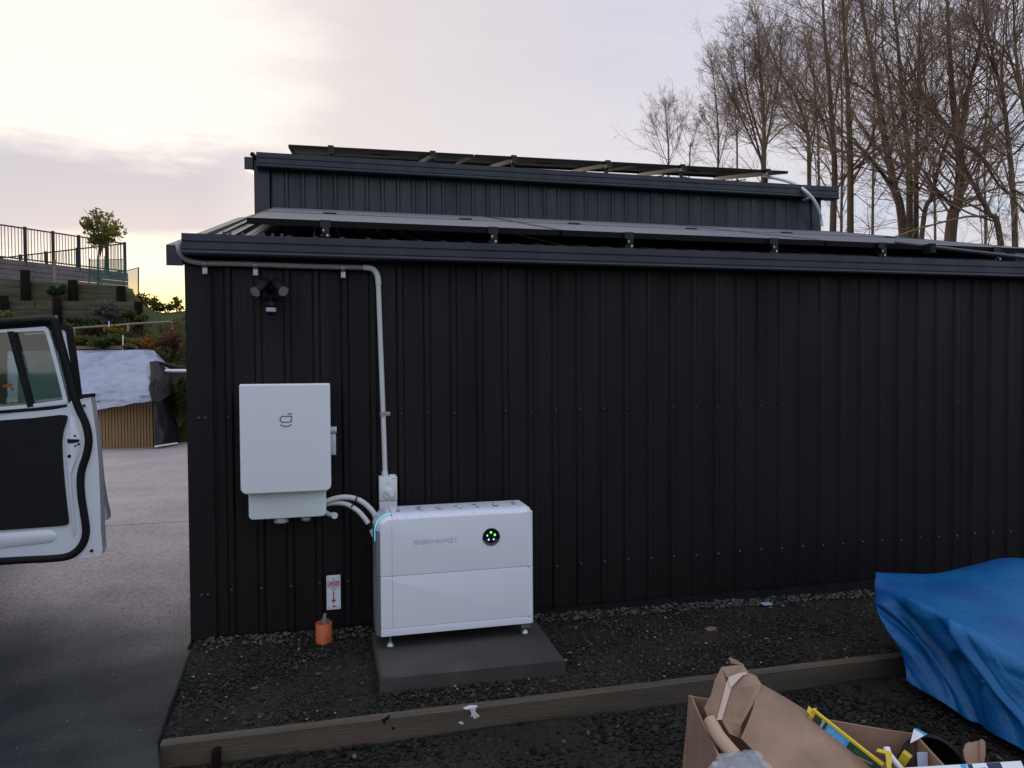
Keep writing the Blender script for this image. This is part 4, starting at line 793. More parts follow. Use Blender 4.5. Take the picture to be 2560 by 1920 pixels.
for px, py, r in ((189, 1089, .0052), (190, 1114, .005), (198, 1110, .005), (175, 1140, .0085), (230, 1376, .007), (211, 1014, .006)):
    p = Pd(px, py); MB().tube([(p[0], DY-.0125, p[2]), (p[0], DY+.001, p[2])], r, 12).build('bolt_hole', BLACKM, dr)

# pressed forms in the white inner panel
m = MB(); rp = [Pd(*q) for q in ((-60, 1338), (0, 1333), (100, 1324), (125, 1324), (138, 1331), (143, 1340), (137, 1352), (125, 1357), (0, 1372), (-60, 1377))]
cc = sum(rp)/len(rp); n = len(rp); vs = [(p[0], DY-.001, p[2]) for p in rp]+[(cc[0]+(p[0]-cc[0])*.93, DY-.009, cc[2]+(p[2]-cc[2])*.70) for p in rp]
m.add(vs, [(i, (i+1) % n, (i+1) % n+n, i+n) for i in range(n)]+[list(range(n, 2*n))]).build('pressing', CARW, dr, angle=60)
m = MB(); rp = [Pd(*q) for q in ((178, 1030), (186, 1040), (196, 1075), (203, 1095), (201, 1130), (186, 1165), (176, 1185), (178, 1215), (187, 1290), (192, 1330), (186, 1345), (182, 1330), (172, 1230), (166, 1165), (160, 1110), (164, 1080), (173, 1055))]
cc = [np.array([p[0]+.012, DY, p[2]]) for p in rp]; n = len(rp); vs = [(p[0], DY-.001, p[2]) for p in rp]+[(p[0]*.0+(p[0]+(sum(rp)[0]/n-p[0])*.35), DY-.010, p[2]+(sum(rp)[2]/n-p[2])*.06) for p in rp]
m.add(vs, [(i, (i+1) % n, (i+1) % n+n, i+n) for i in range(n)]+[list(range(n, 2*n))]).build('pressing', CARW, dr, angle=60)
flat(MB(), [Pd(204, 986), Pd(227, 984), Pd(228, 992), Pd(206, 996)], DY-.006, .08).build('outer_belt_cap', RUBBER, dr)
# front door, farther along the car, standing open behind the rear one
FY = 5.13; Pf = lambda x, y: np.array(at_Y(x, y, FY))
sh = [Pf(*q) for q in ((205, 998), (228, 995), (236, 1060), (246, 1130), (252, 1200), (258, 1238), (262, 1262), (268, 1284), (268, 1300), (250, 1303), (120, 1309), (0, 1314))]
df = flat(MB(), sh+[left(sh[-1], -2.17), left(Pf(0, 1010), -2.17), Pf(0, 1012)], FY, .08).build('front_door', CARW, car, angle=30)
fo = [Pf(*q) for q in ((60, 818), (130, 814), (165, 811), (173, 813), (177, 822), (184, 870), (192, 930), (201, 1000))]; fi = [Pf(*q) for q in ((188, 1000), (180, 930), (170, 870), (164, 830), (158, 824), (130, 826), (60, 831))]
flat(MB(), fo+fi, FY, .05).build('window_frame', RUBBER, df)
fo = [Pf(*q) for q in ((60, 831), (130, 826), (152, 823), (163, 826), (170, 870), (180, 935), (188, 998))]; fi = [Pf(*q) for q in ((180, 998), (173, 940), (162, 875), (155, 835), (130, 832), (60, 837))]
flat(MB(), fo+fi, FY+.01, .03).build('inner_frame', CARW, df)
flat(MB(), [Pf(40, 836), Pf(152, 832), Pf(178, 990), Pf(40, 1008)], FY+.03, .004).build('window_glass', CARGL, df)
flat(MB(), [Pf(20, 1030), Pf(196, 1012), Pf(210, 1100), Pf(200, 1270), Pf(20, 1285)], FY-.012, .012).build('trim_panel', CARTRIM, df)
# ================================================================== carton and what stands in it
Gz = -.055
def P3(px, py, d): return at_D(px, py, d)
B_ = P3(1722, 1737, 2.30); A_ = P3(1797, 1906, 1.93); E_ = P3(2290, 1834, 2.06)
zt = (B_[2]+A_[2]+E_[2])/3
carton = empty('open_carton', (float(B_[0])+.2, float(B_[1])-.2, Gz), 'open brown cardboard carton full of packing waste, on lower gravel at right', 'carton')
def panel(mb, pts, th, sag=.006, n=7):      # board panel from four corners with slight waviness
    a, b, c, d = [np.array(p, float) for p in pts]; nn = np.cross(b-a, d-a); nn /= np.linalg.norm(nn); top = []; bot = []
    for i in range(n):
        for j in range(n):
            u, v = i/(n-1), j/(n-1); p = (a*(1-u)+b*u)*(1-v)+(d*(1-u)+c*u)*v
            p = p+nn*noise.noise(Vector(p*4.5))*sag; top.append(p); bot.append(p-nn*th)
    N2 = n*n; q = lambda i, j: i*n+j; fs = []
    for i in range(n-1):
        for j in range(n-1): fs += [(q(i, j), q(i+1, j), q(i+1, j+1), q(i, j+1)), (N2+q(i, j+1), N2+q(i+1, j+1), N2+q(i+1, j), N2+q(i, j))]
    for i in range(n-1): fs += [(q(i, 0), N2+q(i, 0), N2+q(i+1, 0), q(i+1, 0)), (q(i, n-1), q(i+1, n-1), N2+q(i+1, n-1), N2+q(i, n-1)), (q(0, i), q(0, i+1), N2+q(0, i+1), N2+q(0, i)), (q(n-1, i), N2+q(n-1, i), N2+q(n-1, i+1), q(n-1, i+1))]
    return mb.add(top+bot, fs)
dn = lambda p: np.array([p[0], p[1], Gz+.004]); F_ = A_+(E_-B_)
Bf = dn(B_)+np.array([-.035, .0, 0]); Af = dn(A_)+np.array([-.02, -.02, 0])
panel(MB(), [Bf, Af, A_, B_], .005, .010).build('side_panel', CARD, carton, angle=60)
panel(MB(), [dn(E_), Bf, B_, E_], .005, .008).build('side_panel', CARD, carton, angle=60)
panel(MB(), [Af, dn(F_), F_+np.array([0, 0, -.02]), A_+np.array([.01, 0, -.012])], .005, .008).build('side_panel', CARD, carton, angle=60)
panel(MB(), [dn(F_), dn(E_), E_, F_+np.array([0, 0, -.02])], .005, .008).build('side_panel', CARD, carton, angle=60)
MB().prism([Bf+np.array([.0, 0, .002]), Af+np.array([0, 0, .002]), dn(F_)+np.array([0, 0, .002]), dn(E_)+np.array([0, 0, .002])], (0, 0, .004)).build('base_panel', CARDIN, carton)
# tall folded board standing in the carton
fb = empty('folded_board', tuple(P3(1850, 1900, 2.05)), 'tall folded cardboard board with pale tape down its crease, standing in the carton', 'cardboard')
d0 = 2.10
V = {'a': P3(1804, 1667, 2.17), 'b': P3(1857, 1661, 2.22), 'c': P3(1872, 1682, 2.20), 'd': P3(1890, 1689, 2.19), 'e': P3(1903, 1709, 2.17),
     'f': P3(1760, 1770, 2.12), 'g': P3(1792, 1842, 2.05), 'h': P3(1787, 1700, 2.15), 'i': P3(1816, 1708, 2.13), 'j': P3(1793, 1800, 2.06), 'k': P3(1828, 1722, 2.11), 'l': P3(1804, 1798, 2.05),
     'm': P3(1840, 1878, 2.02), 'n': P3(1778, 1735, 2.13)}
def poly(mb, pts, th=.004):
    pts = [np.array(p) for p in pts]; nn = np.zeros(3)
    for i in range(1, len(pts)-1): nn += np.cross(pts[i]-pts[0], pts[i+1]-pts[0])
    nn /= np.linalg.norm(nn)
    if nn@(CAM-pts[0]) < 0: nn = -nn
    return mb.prism(pts, -nn*th)
m = MB(); poly(m, [V['a'], V['i'], V['j'], V['g'], V['f'], V['n'], V['h']]); m.build('left_fold', CARD, fb)
m = MB(); poly(m, [V['a'], V['b'], P3(1872, 1681, 2.20), P3(1845, 1684, 2.18), P3(1818, 1693, 2.14)]); m.build('top_fold', CARD, fb)
m = MB(); poly(m, [P3(1827, 1722, 2.108), P3(1858, 1690, 2.176), V['c'], V['d'], V['e'], P3(1897, 1735, 2.14), P3(1875, 1775, 2.10), P3(1853, 1812, 2.06), P3(1850, 1845, 2.045), P3(1825, 1835, 2.03), V['l']]); m.build('right_fold', CARD, fb)
m = MB(); poly(m, [P3(1816, 1706, 2.127), P3(1828, 1721, 2.104), P3(1804, 1799, 2.044), P3(1792, 1800, 2.052)], .0012); poly(m, [P3(1817, 1706, 2.127), P3(1822, 1692, 2.137), P3(1845, 1683, 2.172), P3(1864, 1680, 2.192), P3(1870, 1684, 2.192), P3(1856, 1689, 2.172), P3(1827, 1720, 2.102)], .0012); m.build('tape', TAPE, fb)
m = MB(); poly(m, [P3(1862, 1662, 2.22), P3(1830, 1659, 2.22), P3(1822, 1645, 2.23), P3(1826, 1642, 2.23), P3(1834, 1655, 2.23), P3(1840, 1662, 2.22)], .003); m.build('torn_tip', CARD, fb)
# paper tubes / crumpled kraft below the fold
m = MB(); ks = [P3(1775, 1800, 2.07), P3(1793, 1835, 2.03), P3(1812, 1860, 2.00), P3(1838, 1890, 1.97)]; m.tube(spline(ks, 5), [.019]*16, 10)
kp = m.build('paper_roll', mat('kraft_paper', (.42, .28, .19), .8, bump=.2, bscale=60), None, origin=ks[1], angle=60); tag(kp, 'roll of crumpled kraft paper at the foot of the folded board', 'paper')
# large sheet sloping down to the right
lb = empty('large_cardboard_sheet', tuple(P3(2000, 1880, 1.98)), 'large plain cardboard sheet sloping down to the right across the carton', 'cardboard')
N_ = 22; top = spline([P3(1897, 1706, 2.19), P3(1960, 1742, 2.155), P3(2018, 1778, 2.12), P3(2080, 1822, 2.08), P3(2160, 1872, 2.04), P3(2240, 1925, 2.0)], 4)
bot = spline([P3(1850, 1845, 2.02), P3(1885, 1880, 1.97), P3(1920, 1930, 1.90), P3(1960, 1990, 1.84), P3(2020, 2080, 1.76), P3(2100, 2200, 1.70)], 4)
m = MB(); vs = []; k = len(top); rows = 9
for r_ in range(rows):
    t = r_/(rows-1)
    for i in range(k):
        p = top[i]*(1-t)+bot[i]*t; vs.append(p+np.array([0, -1, .6])*(noise.noise(Vector(p*3.5))*.012+.012*sin(pi*t)))
m.add(vs+[np.array(p)+np.array([.002, .004, -.003]) for p in vs], [(r_*k+i, r_*k+i+1, (r_+1)*k+i+1, (r_+1)*k+i) for r_ in range(rows-1) for i in range(k-1)]+[(rows*k+r_*k+i, rows*k+(r_+1)*k+i, rows*k+(r_+1)*k+i+1, rows*k+r_*k+i+1) for r_ in range(rows-1) for i in range(k-1)]+[(i, i+rows*k, i+1+rows*k, i+1) for i in range(k-1)]+[((rows-1)*k+i, (rows-1)*k+i+1, (rows-1)*k+i+1+rows*k, (rows-1)*k+i+rows*k) for i in range(k-1)])
m.build('sheet', CARD, lb, angle=60)
m = MB(); poly(m, [P3(2128, 1885, 1.985), P3(2150, 1893, 1.975), P3(2182, 1909, 1.955), P3(2179, 1912, 1.955), P3(2150, 1898, 1.972), P3(2130, 1889, 1.983)], .001); m.build('tear', CARDIN, lb)
# clear plastic packing
pk = mat('clear_packing_plastic', (.62, .62, .66), .18, 0, .6, bump=.9, bscale=25); see_through(pk, .34)
ico = bmesh.new(); bmesh.ops.create_icosphere(ico, subdivisions=4, radius=1); ico.verts.index_update()
c = P3(1850, 1912, 1.93); vs = []
for v in ico.verts:
    q = np.array(v.co); f = 1+.30*noise.noise(Vector(q*2.2))+.16*noise.noise(Vector(q*6)); vs.append(c+q*f*np.array([.085, .06, .034])+np.array([.01, 0, -.012]))
m = MB().add(vs, [[v.index for v in f.verts] for f in ico.faces]); ico.free()
tag(m.build('plastic_packing', pk, None, origin=c, angle=80), 'crumpled clear plastic packing inside the carton', 'plastic')
# seed carton (yellow edged)
a0 = P3(2030, 1776, 2.09); a1 = P3(2205, 1915, 1.96); ax = (a1-a0); Ls = np.linalg.norm(ax); ax /= Ls
vup = UP-ax*(UP@ax); vup /= np.linalg.norm(vup); nrm = np.cross(ax, vup)
if nrm@(CAM-a0) < 0: nrm = -nrm
sb = empty('seed_box', tuple(a0), 'slim green, blue and yellow seed box leaning in the carton', 'box')
def obox(mb, o, u0, u1, v0, v1, w0, w1):
    f = lambda u, v, w: o+ax*u+vup*v+nrm*w
    return mb.hexa([f(u0, v0, w0), f(u1, v0, w0), f(u1, v0, w1), f(u0, v0, w1), f(u0, v1, w0), f(u1, v1, w0), f(u1, v1, w1), f(u0, v1, w1)])
YEL = mat('yellow_print', (.62, .42, .01), .4); GRN = mat('dark_green_print', (.012, .055, .03), .4); CYA = mat('light_blue_print', (.05, .33, .62), .4); WPR = mat('white_print', (.75, .75, .75), .4)
hh = .040
obox(MB(), a0, 0, Ls, -hh*1.3, .004, -.010, 0).build('box_body', YEL, sb)
obox(MB(), a0, .012, Ls*.245, -hh*1.3, -.002, 0, .0008).build('green_panel', GRN, sb); obox(MB(), a0, Ls*.245, Ls*.56, -hh*1.3, -.002, 0, .0008).build('blue_panel', CYA, sb); obox(MB(), a0, Ls*.56, Ls, -hh*1.3, -.002, 0, .0008).build('green_panel', GRN, sb)
t = text_mesh('Seed', .014, 'lettering', sb, WPR, a0)
R_ = Matrix(((vup[0], -nrm[0], -ax[0]), (vup[1], -nrm[1], -ax[1]), (vup[2], -nrm[2], -ax[2]))); t.matrix_local = Matrix.Translation(Vector(ax*Ls*.185-vup*.016+nrm*.0012)) @ R_.to_4x4()
m = MB()
for i in range(9): u = Ls*(.28+.028*i); obox(m, a0, u, u+.0022, -.024+random.uniform(-.004, .004), -.006-random.uniform(0, .006), .0008, .0013)
m.build('fine_print', mat('pale_blue_ink', (.30, .60, .80), .5), sb)
m = MB()
for i in range(6): u = Ls*(.66+.03*i); obox(m, a0, u, u+.0022, -.020, -.008, .0008, .0013)
m.build('fine_print', mat('pale_green_ink', (.06, .16, .10), .5), sb)
m = MB(); poly(m, [P3(2017, 1778, 2.10), P3(2022, 1764, 2.11), P3(2028, 1771, 2.105), P3(2042, 1770, 2.10), P3(2034, 1794, 2.085), P3(2026, 1788, 2.09)], .004); m.build('end_flap', YEL, sb)
m = MB(); poly(m, [P3(2190, 1878, 1.99), P3(2195, 1871, 2.0), P3(2222, 1877, 1.98), P3(2230, 1884, 1.975), P3(2228, 1925, 1.95), P3(2218, 1925, 1.95), P3(2214, 1884, 1.975)], .004); m.build('end_flap', YEL, sb)
c = P3(2217, 1872, 2.0)
tb = MB().tube([P3(2216, 1868, 2.0), P3(2220, 1885, 1.99), P3(2238, 1905, 1.98), P3(2256, 1925, 1.97)], [.0085, .010, .008, .007], 12); tag(tb.build('white_nozzle', WPR, None, origin=c, angle=50), 'small white tube poking up beside the seed box', 'tube')
tag(obox(MB(), P3(2256, 1893, 1.99), -.006, .016, -.04, .012, -.02, .0).build('yellow_packet', mat('dull_yellow', (.45, .36, .01), .5), None, origin=P3(2262, 1885, 1.98)), 'yellow packet showing beside the black tub', 'packet')
# black tub seen into, white leaflet, torn board, printed box
tc_ = P3(2345, 1930, 1.95); tub = empty('black_tub', tuple(tc_), 'round black plastic tub with a grey label, in the carton', 'tub')
R3 = .082; axis = np.array([-.25, -.75, .62]); axis /= np.linalg.norm(axis); e1 = np.cross(axis, [0, 0, 1.]); e1 /= np.linalg.norm(e1); e2_ = np.cross(e1, axis); cen = P3(2338, 1922, 2.0); k = 36
prof = [(R3*.9, -.16), (R3, 0), (R3+.004, 0), (R3+.004, -.012), (R3-.006, .002), (R3-.008, -.004), (R3*.86, -.15)]
prof = [(R3*.9, -.16), (R3, -.012), (R3+.005, -.010), (R3+.005, 0), (R3-.003, 0), (R3-.004, -.006), (R3*.86, -.15)]
MB().add([cen+e1*(r*cos(2*pi*j/k))+e2_*(r*sin(2*pi*j/k))+axis*h for r, h in prof for j in range(k)], [(i*k+j, i*k+(j+1) % k, (i+1)*k+(j+1) % k, (i+1)*k+j) for i in range(len(prof)-1) for j in range(k)]+[list(range((len(prof)-1)*k, len(prof)*k))]).build('tub_body', BLACKM, tub, angle=40)
m = MB(); poly(m, [P3(2293, 1880, 1.98), P3(2319, 1880, 1.985), P3(2320, 1930, 1.95), P3(2296, 1930, 1.945)], .002); m.build('paper_label', mat('grey_label', (.22, .24, .30), .5), tub)
lf = empty('white_leaflet', tuple(P3(2290, 1840, 2.03)), 'folded white and blue leaflet behind the black tub', 'leaflet')
m = MB(); poly(m, [P3(2276, 1858, 2.03), P3(2285, 1823, 2.04), P3(2312, 1838, 2.04), P3(2292, 1850, 2.03)], .002); m.build('page', WPR, lf)
m = MB(); poly(m, [P3(2285, 1823, 2.041), P3(2290, 1820, 2.042), P3(2319, 1835, 2.042), P3(2312, 1838.5, 2.039)], .002); m.build('blue_edge', CYA, lf)
tb_ = empty('torn_cardboard', tuple(P3(2440, 1890, 1.98)), 'torn scrap of brown cardboard right of the black tub', 'cardboard')
m = MB(); poly(m, [P3(2409, 1876, 1.98), P3(2415, 1860, 1.985), P3(2424, 1854, 1.985), P3(2432, 1856, 1.985), P3(2440, 1853, 1.985), P3(2449, 1851, 1.985), P3(2451, 1910, 1.96), P3(2420, 1912, 1.96), P3(2412, 1896, 1.97)], .006); m.build('left_piece', CARD, tb_)
m = MB(); poly(m, [P3(2451, 1853, 1.975), P3(2456, 1848, 1.975), P3(2463, 1854, 1.975), P3(2464, 1885, 1.965), P3(2460, 1910, 1.955), P3(2451.5, 1910, 1.955)], .006); m.build('right_piece', CARD, tb_)
c = P3(2400, 1925, 1.88); pbx = empty('printed_box', tuple(c), 'long white printed box with navy bands lying across the carton', 'box')
q = [P3(2262, 1919, 1.90), P3(2400, 1909, 1.90), P3(2468, 1903, 1.90), P3(2552, 1902, 1.90)]
ex = (q[3]-q[0]); Lx = np.linalg.norm(ex); ex /= Lx; ev = np.cross(ex, FW); ev /= np.linalg.norm(ev); ev = ev if ev[2] > 0 else -ev
tilt_n = -FW*.75+ev*.66; ev = ev*.75+FW*.66
def bx(mb, u0, u1, v0, v1, w0, w1):
    f = lambda u, v, w: q[0]+ex*u+ev*v+tilt_n*w
    return mb.hexa([f(u0, v0, w0), f(u1, v0, w0), f(u1, v0, w1), f(u0, v0, w1), f(u0, v1, w0), f(u1, v1, w0), f(u1, v1, w1), f(u0, v1, w1)])
bx(MB(), 0, Lx, -.12, 0, -.05, 0).build('box_body', WPR, pbx)
NAVY = mat('navy_print', (.012, .018, .055), .4)
for n_, u0, u1, mm in (('blue_band', .475, .525, CYA), ('navy_band', .535, .575, NAVY), ('navy_band', .70, .82, NAVY)): bx(MB(), Lx*u0, Lx*u1, -.12, -.0005, 0, .0006).build(n_, mm, pbx)
def lay(txt, size, u, v, mm):
    t = text_mesh(txt, size, 'lettering', pbx, mm, q[0]); e = -ev; f = ex
    R2 = Matrix(((e[0], -tilt_n[0], f[0]), (e[1], -tilt_n[1], f[1]), (e[2], -tilt_n[2], f[2]))); t.matrix_local = Matrix.Translation(Vector(q[0]+ex*u+ev*v+tilt_n*.001)-pbx.location) @ R2.to_4x4()
lay('BA', .02, Lx*.655, -.022, NAVY); lay('BI', .02, Lx*.735, -.026, WPR)
m = MB()
for u in (.22, .30, .39): bx(m, Lx*u, Lx*u+.012, -.022, -.012, 0, .0006)
m.build('small_print', mat('violet_ink', (.25, .22, .40), .5), pbx)
# ================================================================== blue tarpaulin over a stack
tarp = empty('blue_tarpaulin', tuple(at_Z(2450, 1800, Gz)), 'bright blue tarpaulin draped over a stack at the right edge', 'tarpaulin')
rows = [  # back edge, ridge/top back, top front edge, upper fold, lower fold, hem ; each row left to right
 [(2188, 1432, 3.55), (2250, 1434, 3.62), (2340, 1434, 3.68), (2440, 1412, 3.75), (2520, 1396, 3.8), (2640, 1402, 3.85), (2800, 1410, 3.9)],
 [(2189, 1440, 3.48), (2262, 1462, 3.42), (2345, 1458, 3.45), (2440, 1442, 3.5), (2530, 1432, 3.52), (2650, 1440, 3.55), (2800, 1446, 3.6)],
 [(2187, 1462, 3.42), (2264, 1484, 3.30), (2360, 1512, 3.18), (2450, 1540, 3.1), (2550, 1560, 3.05), (2660, 1560, 3.1), (2800, 1560, 3.1)],
 [(2194, 1500, 3.38), (2272, 1500, 3.24), (2372, 1556, 3.02), (2455, 1596, 2.90), (2545, 1648, 2.80), (2660, 1665, 2.78), (2800, 1670, 2.78)],
 [(2206, 1545, 3.33), (2288, 1548, 3.24), (2378, 1600, 3.02), (2452, 1650, 2.86), (2530, 1692, 2.76), (2650, 1730, 2.72), (2800, 1740, 2.70)],
 [(2228, 1595, 3.28), (2318, 1612, 3.20), (2388, 1650, 3.04), (2460, 1705, 2.84), (2530, 1745, 2.74), (2650, 1800, 2.66), (2800, 1820, 2.64)],
 [(2258, 1642, 3.22), (2340, 1690, 3.12), (2400, 1720, 3.02), (2470, 1765, 2.84), (2540, 1800, 2.72), (2650, 1870, 2.60), (2800, 1900, 2.58)],
 [(2268, 1705, 3.16), (2345, 1752, 3.06), (2410, 1790, 2.96), (2480, 1830, 2.80), (2550, 1870, 2.68), (2650, 1935, 2.54), (2800, 1975, 2.50)]]
rows = [[at_D(*p) for p in r] for r in rows]
for dx, dy, k in ((.05, .05, .86), (.24, .02, .45), (.36, .02, 0.0)):
    b0_ = rows[0] if k == .86 else b0_; rows.insert(0, [np.array([p[0]+dx*(1-q/6)+.01, p[1]+dy-dx*.35*(1-q/6), p[2]*k+Gz*(1-k)]) for q, p in enumerate(b0_)])
for r in rows: e = r[-1]; r += [np.array([e[0]+.16, e[1]-.02, max(Gz, e[2]*.93)]), np.array([e[0]+.26, e[1]-.02, e[2]*.5+Gz*.5]), np.array([e[0]+.32, e[1]-.02, Gz])]
g1 = np.array([spline(r, 18) for r in rows]); g2 = np.array([spline(g1[:, j], 16) for j in range(g1.shape[1])]).transpose(1, 0, 2)
nv_, nu_ = g2.shape[:2]; Vt = g2.reshape(-1, 3).copy()
du = np.gradient(g2, axis=1); dv = np.gradient(g2, axis=0); nn = np.cross(du, dv); nn /= np.linalg.norm(nn, axis=2)[..., None]+1e-9
nn = np.where((nn@(-FW))[..., None] < 0, -nn, nn)
disp = np.zeros((nv_, nu_))
for i in range(nv_):
    for j in range(nu_):
        v = (i-48)/(nv_-49); u = j/126; p = g2[i, j]; side = min(1, max(0, (v-.36)/.12))
        w = .006*noise.noise(Vector(p*6))+.006*(.5-abs(noise.noise(Vector((p[0]*7+1, p[1]*5, p[2]*9)))))+.003*(.5-abs(noise.noise(Vector(p*21))))
        # drapes run diagonally down to the right from the far corner
        s_ = (u*1.0-v*.55)*17+1.2*noise.noise(Vector((u*3, v*3, 1))); left_ = math.exp(-(u/.42)**2)
        w += side*(.030*left_+.014)*(1-2.6*abs(noise.noise(Vector((s_*.40, v*.8, 2.)))))+side*.005*(.5-abs(noise.noise(Vector((s_*1.9, v*2.5, 8.)))))
        w += side*.010*noise.noise(Vector((s_*1.3, v*2, 5.)))*left_*1.5
        disp[i, j] = w*(.35+.65*side)*min(1, abs(i-48)/6)*(1-.45*max(0, (v-.8)/.2))
Vt = (g2+nn*disp[..., None]).reshape(-1, 3)
i = np.arange(nv_-1)[:, None]*nu_+np.arange(nu_-1)[None]; Fq = np.stack([i, i+1, i+nu_+1, i+nu_], -1).reshape(-1, 4)
cl = np_mesh('cloth', Vt, Fq, TARPB, tarp, True); sm = cl.modifiers.new('thickness', 'SOLIDIFY'); sm.thickness = .002
# ================================================================== slope at the left with terraces
def LZ(l, d): return np.array([WX[0]*l+sin(YAW)*d, WX[1]*l+cos(YAW)*d])      # lateral / distance along the view -> X, Y
def hill_z(l, d):
    left_ = np.interp(d, [13.6, 13.7, 15.0, 15.95, 16.0, 16.05, 17.1, 17.2, 18.6, 20.3, 21.5, 30, 60], [0.0, 1.30, 1.86, 2.28, 2.30, 2.84, 2.88, 3.28, 3.35, 3.4, 3.4, 3.3, 3.0])
    right = np.interp(d, [13.6, 13.7, 15.0, 16.5, 18.5, 20.0, 22, 30, 60], [0.0, 1.15, 1.70, 2.15, 2.60, 2.92, 2.98, 2.4, 1.8])
    t = np.clip((l/d+.512)/.030, 0, 1); h = left_*(1-t)+right*t
    return h*np.clip((-l-2.0)/4.0, 0, 1)
ls = np.linspace(-26, -2, 90); ds = np.r_[np.linspace(13.6, 21, 90), np.linspace(21.5, 60, 30)]
V = []
for d in ds:
    for l in ls:
        x, y = LZ(l, d); z = hill_z(l, d)+(noise.noise(Vector((x*1.3, y*1.3, 0)))*.06+noise.noise(Vector((x*4, y*4, 0)))*.025 if d > 13.75 else 0); V.append((x, y, z))
nx_ = len(ls); i = np.arange(len(ds)-1)[:, None]*nx_+np.arange(nx_-1)[None]; struct(np_mesh('hillside', V, np.stack([i, i+1, i+nx_+1, i+nx_], -1).reshape(-1, 4), GRASS, None, True))
# grass tufts
def leaves(n, pts_fn, size, aspect=2.2, up=0.0):
    """n little leaf faces: returns V, F arrays"""
    c = pts_fn(n); a = rng.normal(size=(n, 3)); a[:, 2] += up; a /= np.linalg.norm(a, axis=1)[:, None]; b = rng.normal(size=(n, 3)); b -= a*(a*b).sum(1)[:, None]; b /= np.linalg.norm(b, axis=1)[:, None]
    s = size*rng.uniform(.55, 1.4, n)[:, None]; w = s/aspect
    V = np.stack([c-a*s*.5, c-b*w*.5+np.cross(a, b)*w*.12, c+a*s*.5, c+b*w*.5+np.cross(a, b)*w*.12], 1).reshape(-1, 3); return V, np.arange(4*n).reshape(-1, 4)
def tufts(n):
    out = np.zeros((n, 3))
    for q in range(n):
        l = rng.uniform(-13.5, -5.8); d = rng.uniform(13.75, 15.9) if l < -8.3 else rng.uniform(13.75, 20.5); x, y = LZ(l, d); out[q] = (x, y, hill_z(l, d)+rng.uniform(0, .07))
    return out
V, Fq = leaves(16000, tufts, .13, 7, 1.6); gm = leafm('grass_blade', (.055, .075, .018), (.075, .065, .02), .3); o = np_mesh('grass', V, Fq, gm); o['kind'] = 'stuff'
def cover(n):
    out = np.zeros((n, 3)); q = 0
    while q < n:
        l = rng.uniform(-13.5, -5.4); d = rng.uniform(13.75, 15.9) if l/d_lim(l) else 14.5; x, y = LZ(l, d); k = noise.noise(Vector((x*1.4, y*1.4, 7.)))
        if k < rng.uniform(-.25, .35): continue
        out[q] = (x, y, hill_z(l, d)+rng.uniform(0, .16)*(.4+max(0, k)*2)); q += 1
    return out
def d_lim(l): return 1.0
for nm_, n_, sz, mm in (('ground_cover', 9000, .06, leafm('mixed_cover_leaf', (.055, .065, .02), (.09, .065, .025))), ('ground_cover', 4000, .055, leafm('brown_cover_leaf', (.10, .06, .03), (.05, .04, .02)))):
    V, Fq = leaves(n_, cover, sz, 2.0, .4); o = np_mesh(nm_, V, Fq, mm); o['kind'] = 'stuff'
# --- retaining walls of sleepers
def px_on(px, py, l0, d0, l1, d1):      # point on the vertical plane through two lateral/distance marks
    a = LZ(l0, d0); b = LZ(l1, d1); t = b-a; nrm_ = np.array([t[1], -t[0]]); v = ray(px, py); k = nrm_@(a-CAM[:2])/(nrm_@v[:2]); return CAM+v*k
def ret_wall(name, label, l0, d0, l1, d1, top0, top1, base, nb, posts, pw, H_post):
    a = np.r_[LZ(l0, d0), top0]; b = np.r_[LZ(l1, d1), top1]; r = empty(name, tuple((a+b)/2*np.array([1, 1, 0])+np.array([0, 0, base])), label, 'retaining wall', 'sleeper retaining walls')
    t = b-a; nrm_ = np.array([t[1], -t[0], 0]); nrm_ /= np.linalg.norm(nrm_)
    if nrm_@(CAM-a) < 0: nrm_ = -nrm_
    Lh = np.linalg.norm(t[:2]); hb = .19; segs = max(1, int(round(Lh/2.4)))
    for k in range(nb):
        cuts = [0]+[min(1, max(0, (q+(.5 if k % 2 else 0))/segs)) for q in range(1, segs+1)]
        cuts = sorted(set(cuts+[1.0]))
        for u, w in zip(cuts[:-1], cuts[1:]):
            if w-u < .02: continue
            off = nrm_*rng.uniform(-.008, .010); p = a+t*(u+.0008)+off; q = a+t*(w-.0008)+off; z1 = -k*hb-.006; z0 = -(k+1)*hb+.006
            m = MB(); bk = -nrm_*.07; m.hexa([p+[0, 0, z0], q+[0, 0, z0], q+bk+[0, 0, z0], p+bk+[0, 0, z0], p+[0, 0, z1], q+[0, 0, z1], q+bk+[0, 0, z1], p+bk+[0, 0, z1]]); m.build('sleeper', SLEEP, r)
    for px, py0, py1 in posts:
        p = px_on(px, py0, l0, d0, l1, d1); p = p+nrm_*.10; zb = CAM[2]+(ray(px, py1)[2]/ray(px, py1)[1])*p[1]
        MB().tube([(p[0], p[1], min(zb, p[2]-.3)-.15), (p[0], p[1], p[2]), (p[0], p[1], p[2]+.012)], [pw, pw, pw*.9], 12).build('post', POSTD, r, angle=40)
zw = lambda py, d: 1.38+(925-py)/1850*d
ret_wall('lower_retaining_wall', 'lower sleeper retaining wall with dark round posts on the slope', -17.0, 16.0, -8.05, 16.0, zw(738, 16), zw(756, 16), 2.2, 4, [(18, 742, 806), (149, 748, 812), (352, 757, 806)], .085, .6)
ret_wall('upper_retaining_wall', 'upper sleeper retaining wall directly above the lower one', -18.0, 17.15, -8.98, 17.15, zw(655, 17.15), zw(718, 17.15), 2.9, 4, [(70, 678, 745), (188, 703, 752), (308, 718, 756)], .10, .6)
